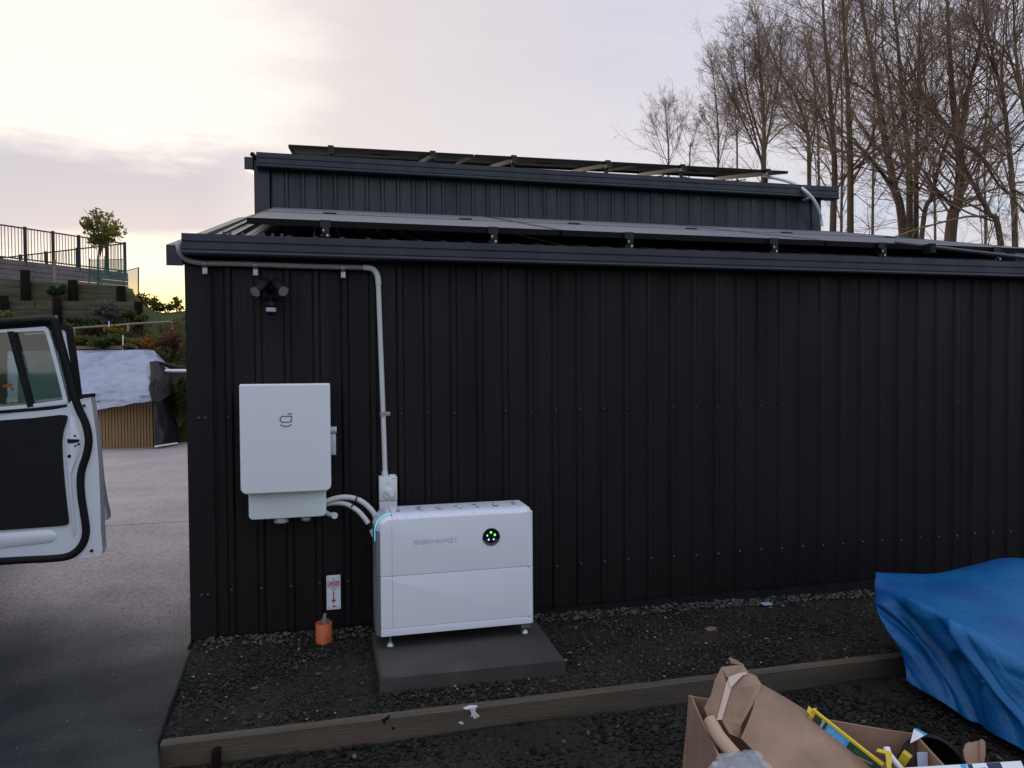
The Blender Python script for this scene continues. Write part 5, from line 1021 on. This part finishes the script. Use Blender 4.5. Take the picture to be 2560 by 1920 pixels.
# --- boarded edge of the platform and its fence
A = at_D(0, 557, 21.7); Bc = at_D(312, 610, 25.1); Cc = at_D(24, 640, 27.9); zt_f = (A[2]+Bc[2])/2; dA = Bc-A; A2 = A-dA*1.2
bd = empty('boarded_retaining_wall', tuple((A+Bc)/2*np.array([1, 1, 0])+np.array([0, 0, 3.8])), 'pale horizontal board retaining wall beneath the black fence', 'retaining wall')
nrm_ = np.array([dA[1], -dA[0], 0]); nrm_ /= np.linalg.norm(nrm_)
if nrm_@(CAM-A) < 0: nrm_ = -nrm_
zb0 = zt_f-.95-.06
for k in range(8):
    cuts = [-1.2, -.75+.17*(k % 2), -.3+.2*(k % 2), .22+.2*(k % 3), .72-.1*(k % 2), 1.02]
    for u, w in zip(cuts[:-1], cuts[1:]):
        off = nrm_*(.04+.01*(k % 2))-dA*.0; p = A+dA*(u+.002)+off; q = A+dA*(w-.002)+off; p[2] = q[2] = 0
        z1 = zb0-k*.15; z0 = z1-.138; bk = -nrm_*.04
        MB().hexa([p+[0, 0, z0], q+[0, 0, z0], q+bk+[0, 0, z0], p+bk+[0, 0, z0], p+[0, 0, z1], q+[0, 0, z1], q+bk+[0, 0, z1], p+bk+[0, 0, z1]]).build('board', BOARD, bd)
def fence(name, label, p, q, ztop, rail_h, posts, nbal, bal=None):
    r = empty(name, (p[0], p[1], ztop-rail_h-.2), label, 'fence', 'black metal pool fences'); p = np.array([p[0], p[1], 0]); q = np.array([q[0], q[1], 0]); t = q-p
    for z in (ztop-.02, ztop-rail_h): MB().bar(p+[0, 0, z], q+[0, 0, z], .03, .04).build('rail', FENCEM, r)
    m = MB().bar([0, 0, 0], [0, 0, rail_h], .016, .016); first = m.build('baluster', FENCEM, r, origin=(0, 0, 0)); first.location = Vector(tuple(p+t*.5/nbal+[0, 0, ztop-rail_h-.02]))-r.location
    for k in range(1, nbal): s_ = p+t*(k+.5)/nbal; o = piece(first, 'baluster', (0, 0, 0)); o.location = Vector((s_[0], s_[1], ztop-rail_h-.02))-r.location
    for u in posts: s_ = p+t*u; MB().bar(s_+[0, 0, ztop-rail_h-.25], s_+[0, 0, ztop+.03], .075, .075).build('post', FENCEM, r)
    return r
fA = [to_px(A+dA*u)[0] for u in np.linspace(0, 1, 200)]
tu = lambda px: float(np.interp(px, fA, np.linspace(0, 1, 200)))
fence('front_pool_fence', 'nearer black metal fence running back along the boarded wall', A2, Bc, zt_f, .95, [(1.2+tu(px))/2.2 for px in (62, 132, 197, 268)]+[0, .15, .3, .45, 1.0], 92)
Cd = Bc+(Cc-Bc)*1.5
fence('rear_pool_fence', 'farther black metal fence behind the nearer one, lower in view', Bc, Cd, zt_f, .95, [.26, .44, .60, .72, .84, .95], 64)
deck = MB().prism([(p[0], p[1], zb0-.02) for p in (A2, Bc, Cd, Cd+(A2-Bc))], (0, 0, -.12)); o = deck.build('pool_deck', CONC); struct(o)
# --- green netting on thin posts
net_m = bpy.data.materials.new('green_netting'); net_m.use_nodes = True
def build_net():
    nt = net_m.node_tree; N = nt.nodes; L = nt.links; b = N['Principled BSDF']; b.inputs['Base Color'].default_value = (.018, .10, .06, 1); b.inputs['Roughness'].default_value = .8
    t = N.new('ShaderNodeBsdfTransparent'); x = N.new('ShaderNodeMixShader'); x.inputs[0].default_value = .30; L.new(t.outputs[0], x.inputs[1]); L.new(b.outputs[0], x.inputs[2]); L.new(x.outputs[0], N['Material Output'].inputs[0])
build_net()
GP = mat('green_post_metal', (.015, .10, .065), .5)
nt_ = empty('green_netting', tuple(at_D(290, 745, 19)*np.array([1, 1, 0])+np.array([0, 0, 3.6])), 'green garden netting on thin posts at the end of the boarded wall', 'netting')
n0 = [at_D(224, 650, 19.6), at_D(309, 648, 18.6), at_D(309, 752, 18.6), at_D(270, 716, 19.0), at_D(224, 692, 19.6)]; n1 = [at_D(314, 677, 18.6), at_D(346, 669, 19.8), at_D(344, 738, 19.8), at_D(320, 748, 18.6)]
for pts in (n0, n1): MB().prism(pts, (0, .003, 0)).build('net', net_m, nt_)
for px, y0, y1, d in ((223, 646, 712, 19.6), (310, 646, 758, 18.6), (346, 668, 742, 19.8), (244, 672, 712, 19.3), (262, 640, 680, 19.1)): MB().tube([at_D(px, y1, d), at_D(px+.5, y0, d)], .018, 8).build('pole', GP, nt_)
MB().tube([at_D(224, 692, 19.6), at_D(245, 705, 19.3), at_D(270, 716, 19.0)], .014, 6).tube([at_D(314, 677, 18.6), at_D(346, 669, 19.8)], .012, 6).tube([at_D(224, 650, 19.6), at_D(309, 648, 18.6)], .009, 6).build('edge_cord', GP, nt_)
# --- stakes and the low rail
for k, (px, y0, y1, d, lb_) in enumerate(((136, 650, 717, 17.6, 'pale wooden stake standing in front of the boarded wall'), (140, 788, 815, 14.6, 'short pale stake behind the car door window'), (272, 803, 826, 14.8, 'thin white peg on the slope left of the low rail end'), (307, 838, 862, 14.0, 'thin white peg among the low bushes above the silver cover'))):
    w = .02 if k < 2 else .009; p = at_D(px, y1, d)
    tag(MB().bar(p-np.array([0, 0, .15]), at_D(px+.5, y0, d), w*2, w*2).build('stake', PALEW if k < 2 else WHITEP, None, origin=p), lb_, 'stake')
r = empty('low_rail', tuple(at_D(300, 815, 15)), 'thin low timber rail running across the grassy slope', 'rail')
MB().tube(spline([at_D(150, 826, 14.6), at_D(182, 821, 14.7), at_D(260, 815.5, 14.9), at_D(345, 809, 15.2), at_D(428, 804.5, 15.6)], 6), .022, 8).build('rail', PALEW, r)
for px, y0, y1, d in ((430, 803, 832, 15.6), (320, 811, 830, 15.1), (185, 821, 842, 14.7)): MB().bar(at_D(px, y1, d), at_D(px, y0, d), .045, .045).build('post', PALEW, r)
# ================================================================== slatted tub with silver cover
Sc = at_Z(384, 1119, .03); SY = Sc[1]; SXR = Sc[0]; htop = .86
spa = empty('slatted_tub', (SXR-1.1, SY+1, .03), 'square tub clad in upright cedar slats under a silver cover', 'spa tub')
MB().box((SXR-2.2, SY+.02, .06), (SXR-.02, SY+2.2, htop-.06)).build('tub_shell', POSTD, spa)
pw_ = .0495; s0 = MB().box((0, 0, 0), (pw_-.010, .02, htop-.055)).build('slat', SLATW, spa, origin=(0, 0, 0)); s0.location = Vector((SXR-pw_, SY-.003, .045))-spa.location
for k in range(1, 44): o = piece(s0, 'slat', (-pw_*k, rng.uniform(-.002, .002), 0))
for k in range(18): o = piece(s0, 'slat', (0, 0, 0)); o.rotation_euler = (0, 0, pi/2); o.location = Vector((SXR+.018, SY+.03+pw_*k, .045))-spa.location
MB().box((SXR-2.2, SY+.0, .03), (SXR, SY+.05, .045)).build('base_rail', SLATW, spa)
cv = empty('silver_cover', (SXR-1.0, SY+.5, .9), 'crumpled silver tarpaulin cover draped over the slatted tub', 'cover')
cr = [[(20, 879, 13.9), (185, 876.5, 13.9), (300, 875.5, 13.9), (376, 875, 13.9), (392, 884, 14.0), (408, 900, 14.1)],
      [(20, 905, 13.6), (185, 904, 13.6), (300, 902, 13.6), (374, 900, 13.6), (402, 903, 13.8), (420, 918, 14.0)],
      [(20, 945, 13.2), (185, 942, 13.2), (295, 938, 13.2), (366, 930, 13.2), (401, 928, 13.45), (430, 936, 13.8)],
      [(20, 985, 12.85), (190, 982, 12.8), (290, 976, 12.75), (368, 962, 12.75), (396, 955, 13.1), (430, 944, 13.7)],
      [(20, 1010, 12.62), (200, 1008, 12.6), (290, 1000, 12.5), (374, 984, 12.45), (398, 978, 12.8), (428, 952, 13.6)],
      [(20, 1041, 12.5), (200, 1033, 12.45), (290, 1020, 12.4), (377, 1003, 12.35), (399, 1003, 12.75), (424, 985, 13.4)]]
cr = [[at_D(*p) for p in q] for q in cr]; g1 = np.array([spline(q, 16) for q in cr]); g2 = np.array([spline(g1[:, j], 14) for j in range(g1.shape[1])]).transpose(1, 0, 2); nv_, nu_ = g2.shape[:2]
for i in range(nv_):
    for j in range(nu_):
        p = g2[i, j]; e = min(1, i/5); w = .03*noise.noise(Vector((p[0]*1.6, p[1]*2.2, p[2]*4)))+.045*(1-2.6*abs(noise.noise(Vector((p[0]*2.0+p[2]*1.6+4, p[1]*2, p[2]*5.5-p[0]*1.2)))))+.030*(1-2*abs(noise.noise(Vector((p[0]*8, p[1]*7, p[2]*15)))))
        g2[i, j] = p+(np.array([0, -.75, .35]))*w*e
i = np.arange(nv_-1)[:, None]*nu_+np.arange(nu_-1)[None]; o = np_mesh('cloth', g2.reshape(-1, 3), np.stack([i, i+1, i+nu_+1, i+nu_], -1).reshape(-1, 4), TARPS, cv, True)
sm = o.modifiers.new('thickness', 'SOLIDIFY'); sm.thickness = .004
bp = empty('black_plastic_sheet', (SXR+.3, SY+.4, .03), 'black plastic sheet hanging over the right end of the slatted tub', 'plastic sheet')
cr = [[(384, 998, 12.75), (400, 998, 12.95), (416, 996, 13.2), (424, 1000, 13.4)], [(386, 1040, 12.6), (404, 1040, 12.8), (424, 1040, 13.1), (436, 1046, 13.4)], [(388, 1085, 12.55), (408, 1082, 12.7), (432, 1080, 13.0), (446, 1084, 13.3)], [(389, 1117, 12.5), (412, 1113, 12.7), (438, 1108, 13.0), (452, 1106, 13.2)]]
cr = [[at_D(*p) for p in q] for q in cr]; g1 = np.array([spline(q, 7) for q in cr]); g2 = np.array([spline(g1[:, j], 7) for j in range(g1.shape[1])]).transpose(1, 0, 2); nv_, nu_ = g2.shape[:2]
for i in range(nv_):
    for j in range(nu_): p = g2[i, j]; g2[i, j] = p+np.array([.2, -1, 0])*.03*noise.noise(Vector(p*4))
i = np.arange(nv_-1)[:, None]*nu_+np.arange(nu_-1)[None]; np_mesh('sheet', g2.reshape(-1, 3), np.stack([i, i+1, i+nu_+1, i+nu_], -1).reshape(-1, 4), mat('black_polythene', (.008, .008, .012), .3), bp, True)
uf = [at_D(*q) for q in ((374, 906, 13.42), (393, 903, 13.62), (410, 916, 13.72), (427, 945, 13.50), (425, 986, 13.20), (401, 1004, 12.52), (380, 1003, 12.24), (371, 972, 12.50), (377, 940, 12.92))]
uc = at_D(398, 955, 12.85); uf = [p+np.array([.03, -.13, .01]) for p in uf]; uc = uc+np.array([.03, -.17, .01]); m = MB(); n = len(uf); m.add(uf+[(p+uc)/2+np.array([.005, -.05, .008])*(1-2*(i % 2)) for i, p in enumerate(uf)]+[uc], [(i, (i+1) % n, (i+1) % n+n, i+n) for i in range(n)]+[(i+n, (i+1) % n+n, 2*n) for i in range(n)]); o = m.build('upper_flap', mat('dark_brown_polythene', (.016, .012, .012), .6, 0, .15), bp); sm = o.modifiers.new('thickness', 'SOLIDIFY'); sm.thickness = .006
oc = at_D(20, 966, 12.75); ot = empty('orange_tool', tuple(oc), 'small orange tool lying on the silver cover, seen through the car window', 'tool'); ORT = mat('bright_orange_plastic', (.65, .14, .02), .4)
MB().bar(at_D(9, 965, 12.75), at_D(30, 962, 12.75), .05, .045).build('tool_body', ORT, ot); MB().bar(at_D(25, 963, 12.74), at_D(32, 975, 12.70), .04, .035).build('tool_handle', ORT, ot)
tag(MB().tube([at_D(388, 1116.5, 12.45), at_D(443, 1108, 12.9)], .016, 8).build('white_batten', WHITEP, None, origin=at_D(415, 1112, 12.6)), 'thin white batten on the ground along the black plastic', 'batten')
tag(MB().tube([at_D(414, 927, 13.42), at_D(475, 927, 13.40)], .030, 12).build('white_pipe', WHITEP, None, origin=at_D(430, 926, 13.5)), 'white horizontal pipe between the silver cover and the shed', 'pipe')
tag(MB().hexa([at_D(418, 962, 13.5), at_D(478, 962, 13.5), at_D(478, 955, 13.62), at_D(418, 955, 13.62), at_D(418, 930, 13.5), at_D(478, 930, 13.5), at_D(478, 925, 13.62), at_D(418, 925, 13.62)]).build('planter_board', SLEEP, None, origin=at_D(440, 960, 13.5)), 'mossy timber planter side under the white pipe', 'planter')
tag(MB().tube(spline([at_D(398, 906, 13.5), at_D(418, 912, 13.5), at_D(445, 919, 13.5), at_D(475, 920, 13.5)], 6), [.025]*5+[.045]*9+[.035]*5, 10).build('dark_bundle', BLACKM, None, origin=at_D(430, 915, 13.5)), 'dark folded bundle lying above the white pipe', 'bundle')
tag(MB().bar(at_D(160, 869, 14.15), at_D(345, 868.5, 14.15), .07, .06).build('timber_beam', PALEW, None, origin=at_D(250, 869, 14.1)), 'long pale timber beam along the back of the silver cover', 'beam')
# ================================================================== shrubs
def bush(name, label, px, py, d, rx, rz, n, size, material, group=None, stems=True, asp=2.0, ry=None, cl=9, up=.3):
    c = at_D(px, py, d); ry = ry or rx; r = empty(name, (c[0], c[1], c[2]-rz), label, 'shrub' if 'tree' not in name else 'tree', group)
    k = rng.normal(size=(cl, 3)); k /= np.linalg.norm(k, axis=1)[:, None]; k *= rng.uniform(.25, .95, (cl, 1)); cs = c+k*np.array([rx, ry, rz]); rad = rng.uniform(.28, .55, cl)
    def pts(n):
        j = rng.integers(0, cl, n); q = rng.normal(size=(n, 3)); q /= np.linalg.norm(q, axis=1)[:, None]; q *= (rng.uniform(0, 1, n)**.5)[:, None]
        return cs[j]+q*rad[j][:, None]*np.array([rx, ry, rz])
    V, Fq = leaves(n, pts, size, asp, up); np_mesh('foliage', V, Fq, material, r)
    if stems:
        m = MB(); b = np.array([c[0], c[1], c[2]-rz-.1])
        for q in range(cl): m.tube(spline([b, (b+cs[q])/2+rng.normal(size=3)*.06*rx, cs[q]], 3), [.016*rx+.004]*6+[.003], 5)
        m.build('stems', BARK, r)
    return r
RIDGE = leafm('ridge_leaf', (.13, .125, .03), (.08, .08, .02), .6)
bush('purple_shrub', 'grey purple shrub in front of the lower retaining wall', 272, 782, 15.5, .42, .22, 1500, .075, LEAFP)
bush('green_shrub', 'low green shrub beside the grey purple one', 323, 792, 15.4, .32, .16, 900, .08, LEAFG)
bush('green_shrub', 'small dark bush growing from the face of the upper retaining wall', 141, 730, 16.85, .22, .18, 500, .08, LEAFD)
bush('olive_shrub', 'yellowish shrub above the car door at the left edge', 10, 800, 15.2, .30, .18, 600, .08, LEAFY)
bush('green_shrub', 'low dark shrub left of the purple shrub, below the wall', 215, 808, 15.3, .45, .12, 800, .09, LEAFD)
bush('olive_shrub', 'broad olive bush just above the silver cover', 345, 852, 14.3, .42, .17, 1500, .07, LEAFY)
bush('olive_shrub', 'olive brown bush at the left over the silver cover', 215, 852, 14.3, .38, .16, 1100, .07, mat_l := leafm('olive_brown_leaf', (.10, .075, .025), (.06, .06, .02)))
bush('green_shrub', 'green low bush between the olive ones', 282, 856, 14.2, .35, .13, 1000, .07, LEAFG)
bush('yellow_shrub', 'small yellow shrub under the low rail', 285, 824, 14.7, .17, .10, 350, .06, leafm('yellow_leaf', (.25, .16, .03), (.14, .10, .02)))
bush('orange_shrub', 'small bright orange shrub beside the corner of the silver cover', 369, 862, 14.0, .12, .17, 500, .06, LEAFO)
bush('rust_shrub', 'rust brown bush against the corner of the shed', 436, 848, 14.6, .30, .30, 1700, .06, LEAFR, cl=14)
bush('rust_shrub', 'brownish low bush beneath the rust brown one', 400, 885, 14.3, .30, .15, 800, .06, mat_l)
bush('dark_shrub', 'dark green plant below the white pipe beside the shed', 447, 1005, 13.4, .22, .36, 1300, .075, LEAFD, cl=14)
bush('ridge_shrub', 'spiky shrub on the ridge nearest the netting post', 372, 750, 20.0, .32, .30, 210, .17, RIDGE, 'bushes on the ridge', asp=3.0)
bush('ridge_shrub', 'round bush on the ridge right of the spiky shrub', 395, 764, 20.3, .30, .16, 420, .09, RIDGE, 'bushes on the ridge')
bush('ridge_shrub', 'dark low bush on the ridge in the sunset glow', 417, 768, 20.3, .26, .10, 350, .08, LEAFD, 'bushes on the ridge')
bush('ridge_shrub', 'tall thin bush on the ridge close to the shed corner', 441, 762, 20.1, .20, .28, 240, .10, RIDGE, 'bushes on the ridge')
bush('ridge_shrub', 'bushy growth behind the netting on the ridge', 328, 746, 20.3, .24, .22, 260, .10, RIDGE, 'bushes on the ridge')
# young tree by the fence
yt = bush('young_tree', 'leafy young tree standing in front of the black fence', 254, 571, 19.4, .52, .56, 1000, .13, leafm('young_tree_leaf', (.17, .16, .045), (.11, .11, .035), .5), None, False, 2.3, None, 16, .1)
m = MB(); b0 = at_D(246, 716, 19.4); c0 = at_D(250, 600, 19.4); m.tube(spline([b0-np.array([0, 0, .3]), at_D(245, 660, 19.4), c0], 5), [.028]*6+[.018]*5, 7)
for q in range(16): e = at_D(254+rng.uniform(-50, 50), 565+rng.uniform(-50, 40), 19.4+rng.uniform(-.35, .35)); m.tube(spline([c0-np.array([0, 0, rng.uniform(0, .45)]), (c0+e)/2+np.array([0, 0, .04]), e], 3), [.011, .010, .009, .008, .006, .005, .003], 5)
m.build('trunk', BARK, yt)
def litter(n):
    x = rng.uniform(-.6, 3.6, n); y = np.where(rng.uniform(0, 1, n) < .6, rng.uniform(2.92, 3.9, n), rng.uniform(1.7, 2.8, n)); z = np.where(y > 2.88, ground_z(x, y)+.010, -.038); k = (x > .18) & (x < 1.05) & (y > 3.12); y = np.where(k, 3.05, y); return np.stack([x, y, z+rng.uniform(0, .006, n)], 1)
V, Fq = leaves(170, litter, .034, 1.9, 0); V = V.reshape(-1, 4, 3); c_ = V.mean(1, keepdims=True); V = c_+(V-c_)*np.array([1, 1, .3]); o = np_mesh('fallen_leaves', V.reshape(-1, 3), Fq, mat('dead_leaf', (.075, .045, .025), .8, 0, .2, island=.8)); o['kind'] = 'stuff'
# ================================================================== bare trees behind the shed
def tubes_np(P, R, k):       # many polylines at once: P (m,n,3), R (m,n)
    m, n, _ = P.shape; T = np.gradient(P, axis=1); T /= np.linalg.norm(T, axis=2)[..., None]+1e-9
    ref = np.where(np.abs(T[..., 2:3]) > .9, np.array([1., 0, 0]), np.array([0, 0, 1.])); a = np.cross(T, ref); a /= np.linalg.norm(a, axis=2)[..., None]+1e-9; b = np.cross(T, a)
    an = np.arange(k)*2*pi/k; V = P[:, :, None]+R[:, :, None, None]*(a[:, :, None]*np.cos(an)[None, None, :, None]+b[:, :, None]*np.sin(an)[None, None, :, None])
    idx = np.arange(m*n*k).reshape(m, n, k); nx = np.roll(idx, -1, 2); Fq = np.stack([idx[:, :-1], nx[:, :-1], nx[:, 1:], idx[:, 1:]], -1).reshape(-1, 4); return V.reshape(-1, 3), Fq
def grow(base, dirs, length, n, r0, r1, wig, lift):      # curved shoots from many points
    m = len(base); s = np.linspace(0, 1, n); P = np.zeros((m, n, 3)); P[:, 0] = base; d = dirs/np.linalg.norm(dirs, axis=1)[:, None]
    for i in range(1, n):
        d = d+rng.normal(size=(m, 3))*wig+np.array([0, 0, lift]); d /= np.linalg.norm(d, axis=1)[:, None]; P[:, i] = P[:, i-1]+d*(length/(n-1))[:, None]
    R = r0[:, None]*(1-s)[None]+r1*s[None]; return P, R
def kids(P, R, num, lo, hi, ang, lscale, r_f, n, wig, lift, plen, taper=.75, rmin=.003):
    m, k, _ = P.shape; j = np.repeat(np.arange(m), num); t = rng.uniform(lo, hi, len(j)); f = t*(k-1); i0 = np.minimum(f.astype(int), k-2); w = (f-i0)[:, None]
    b = P[j, i0]*(1-w)+P[j, i0+1]*w; tg = P[j, i0+1]-P[j, i0]; tg /= np.linalg.norm(tg, axis=1)[:, None]+1e-9; rr = R[j, i0]
    o = rng.normal(size=(len(j), 3)); o -= tg*(o*tg).sum(1)[:, None]; o /= np.linalg.norm(o, axis=1)[:, None]; a = rng.normal(ang, .18, len(j))[:, None]
    d = tg*np.cos(a)+o*np.sin(a); L = plen[j]*lscale*(1-taper*t)*rng.uniform(.6, 1.25, len(j)); r0 = np.minimum(rr*.8, np.maximum(rmin, r_f*L)); PP, RR = grow(b, d, L, n, r0, rmin*.55, wig, lift); return PP, RR, L
TREES = [  # label, distance, trunk points in the crop of the upper right (photo px = 1600 + x/2.304, y/2.304), trunk width, branch reach, branches
 ('farthest small bare tree, alone left of the others', 34, [(165, 960), (160, 820), (150, 690), (150, 620)], 10, 2.6, 34),
 ('thin bare sapling just right of the farthest small tree', 33, [(285, 960), (300, 840), (325, 740), (330, 690)], 7, 1.6, 20),
 ('full crowned bare tree at the left end of the row', 21, [(712, 985), (716, 800), (705, 560), (690, 330), (665, 60)], 28, 3.1, 66),
 ('slender bare tree crossing behind the second crown', 22, [(975, 1030), (965, 780), (900, 560), (800, 400), (740, 250), (700, 120)], 22, 3.0, 52),
 ('bare tree with bushy foot at the left, by the panels', 24, [(450, 960), (452, 800), (440, 600), (420, 420), (410, 320)], 12, 1.7, 38),
 ('straight mossy bare tree beside the end of the upper gutter', 17.5, [(1112, 1310), (1122, 1000), (1105, 700), (1085, 420), (1060, 150), (1050, -150), (1040, -400)], 34, 3.2, 56),
 ('straight bare tree right of the upper roof end', 17.0, [(1212, 1310), (1212, 900), (1205, 700), (1190, 400), (1175, 150), (1160, -150), (1150, -400)], 34, 3.2, 56),
 ('bare tree leaning left from the thick cluster', 16.5, [(1515, 1340), (1465, 1080), (1420, 850), (1385, 640), (1345, 400), (1300, 160), (1260, -80), (1220, -380)], 42, 3.4, 60),
 ('middle trunk of the thick cluster with a mossy bend', 16.3, [(1553, 1340), (1550, 950), (1525, 700), (1500, 420), (1480, 200), (1455, -50), (1440, -380)], 34, 3.2, 56),
 ('straight thinner trunk right in the thick cluster', 16.6, [(1590, 1340), (1592, 1000), (1600, 640), (1608, 300), (1612, 0), (1620, -380)], 28, 3.0, 50),
 ('slim trunk leaning right at the edge of the cluster', 16.0, [(1625, 1340), (1680, 1130), (1730, 930), (1790, 760), (1850, 600), (1920, 420), (1960, 240), (1950, -60), (1960, -350)], 24, 2.8, 46),
 ('largest forked bare tree, right of the cluster', 15.2, [(1790, 1350), (1830, 1180), (1845, 950), (1830, 760), (1800, 560), (1785, 300), (1770, 0), (1760, -380)], 56, 3.6, 62),
 ('bare tree leaning strongly left near the right edge', 14.5, [(2075, 1385), (2010, 1230), (1930, 1080), (1870, 960), (1800, 780), (1700, 660), (1620, 520), (1530, 420), (1400, 330)], 28, 2.6, 44),
 ('upright bare tree at the right edge', 14.2, [(2160, 1400), (2140, 1000), (2115, 760), (2100, 620), (2060, 440), (2020, 260), (1980, 60), (1960, -250)], 28, 3.0, 52),
 ('bare tree mostly beyond the right edge of the photo', 13.8, [(2330, 1420), (2290, 1050), (2230, 700), (2190, 500), (2160, 250), (2150, 0), (2120, -300)], 30, 3.2, 54)]
TREES += [('thin background tree between the slender tree and the straight mossy one', 27, [(1030, 1010), (1020, 700), (1000, 400), (985, 150)], 14, 3.3, 54),
 ('faint background tree behind the two straight trunks by the roof end', 28, [(1160, 1310), (1165, 900), (1160, 500), (1150, 150), (1150, -100)], 15, 3.4, 54),
 ('faint background tree in the gap left of the thick cluster', 28, [(1340, 1330), (1345, 900), (1350, 500), (1360, 100), (1365, -150)], 15, 3.4, 54),
 ('faint background tree between the thick cluster and the largest forked tree', 29, [(1700, 1345), (1690, 900), (1680, 400), (1680, -100)], 14, 3.4, 50),
 ('faint background tree behind the forked and the leaning trees', 29, [(1990, 1380), (1985, 900), (2000, 400), (2010, -100)], 14, 3.4, 50),
 ('twiggy background tree left of the full crowned one', 26, [(560, 975), (555, 760), (540, 520), (520, 320)], 11, 1.8, 40)]
LIMBS = {0: [[(165, 960), (105, 800), (60, 660)], [(165, 930), (220, 800), (240, 690)]], 2: [[(712, 985), (640, 700), (560, 450), (530, 250)], [(712, 950), (620, 760), (530, 560), (460, 400)], [(715, 900), (770, 600), (810, 380), (800, 230)], [(710, 860), (620, 560), (600, 330), (590, 130)]],
 3: [[(975, 1000), (1010, 700), (1000, 450), (960, 250)], [(960, 760), (870, 690), (780, 560), (720, 420)]], 4: [[(450, 960), (500, 760), (520, 560)], [(450, 940), (400, 800), (370, 640)]], 5: [[(1112, 900), (1040, 660), (940, 560), (860, 440)]], 7: [[(1440, 1060), (1300, 880), (1180, 760), (1000, 660)], [(1460, 1080), (1560, 900), (1640, 800), (1700, 700)]],
 8: [[(1535, 760), (1440, 620), (1250, 490), (1150, 440)], [(1510, 520), (1600, 380), (1660, 230), (1700, 60)]], 6: [[(1215, 1060), (1290, 920), (1360, 720), (1400, 560)]], 10: [[(1650, 1240), (1560, 1140), (1470, 1060), (1400, 900)]],
 11: [[(1840, 780), (1900, 480), (1950, 280), (1990, 60), (2010, -200)], [(1840, 800), (1680, 620), (1590, 460), (1530, 300)], [(1820, 1200), (1740, 1130), (1640, 1000), (1570, 860)], [(1850, 830), (1960, 900), (2080, 1080), (2200, 1150)]],
 13: [[(2140, 1080), (2230, 1140), (2330, 1200)], [(2110, 700), (2010, 760), (1890, 820)], [(2050, 420), (1960, 200), (1850, 60)]], 14: [[(2200, 560), (2110, 300), (1960, 180), (1850, 20)], [(2240, 800), (2120, 900), (1990, 800)]]}
for ti, (label, d, tp, wpx, reach, nb) in enumerate(TREES):
    conv = lambda p, dd=d: at_D(1600+p[0]/2.304, p[1]/2.304, dd)
    P = [conv(p) for p in tp]; b = P[0].copy(); dn_ = (P[0]-P[1]); dn_ = dn_/abs(dn_[2]) if abs(dn_[2]) > 1e-6 else np.array([0, 0, -1.]); foot = b+dn_*np.array([.25, .25, 1])*(b[2]+.17); P = [foot]+P
    tr = spline(P, 6); H = len(tr); r0 = wpx/2.304/2/1850*d; rad = np.interp(np.linspace(0, 1, H), [0, .15, .6, 1], [r0*1.35, r0*1.1, r0*.62, r0*.14])
    root = empty('bare_tree', tuple(foot), label, 'tree', 'bare winter trees behind the shed')
    m = MB().tube(tr, rad, 9); brs = [(tr, rad)]
    for lp in LIMBS.get(ti, []):
        q = spline([conv(p, d+rng.uniform(-.5, .5)*(i > 0)) for i, p in enumerate(lp)], 6); rr = np.linspace(r0*.50, r0*.10, len(q)); m.tube(q, rr, 7); brs.append((q, rr))
    m.build('trunk', BARK, root, angle=60)
    VV = []; FF = []; off_ = 0
    def addp(V, Fq):
        global off_
        VV.append(V); FF.append(Fq+off_); off_ += len(V)
    for bi, (pth, rr) in enumerate(brs):
        n_ = 30; s = np.linspace(0, 1, n_); P1 = np.stack([np.interp(s, np.linspace(0, 1, len(pth)), pth[:, c]) for c in range(3)], 1)[None]; R1 = np.interp(s, np.linspace(0, 1, len(pth)), rr)[None]
        far = d > 20; nbr = int(nb*(1.0 if far else .60)) if bi == 0 else (nb//3 if far else max(8, nb//6)); L0 = np.array([reach*(1.2 if far else 1.5) if bi == 0 else reach*.8])
        lo_ = .18 if far else .14
        P2, R2, L2 = kids(P1, R1, nbr, lo_, .995, .60, 1.1, .0056, 9, .14, .020, L0, .82, .0055); addp(*tubes_np(P2, R2, 5))
        P3_, R3_, L3 = kids(P2, R2, 7, .06, .98, .62, .48, .0040, 7, .16, .02, L2, .5, .0040); addp(*tubes_np(P3_, R3_, 4))
        P4, R4, L4 = kids(P3_, R3_, 6 if far else 5, .10, 1.0, .60, .60, .003, 4, .18, .02, L3, .4, .0030); addp(*tubes_np(P4, R4, 3))
    tw = np_mesh('crown', np.concatenate(VV), np.concatenate(FF), TWIG, root)
# low scrub behind the roof line at the right
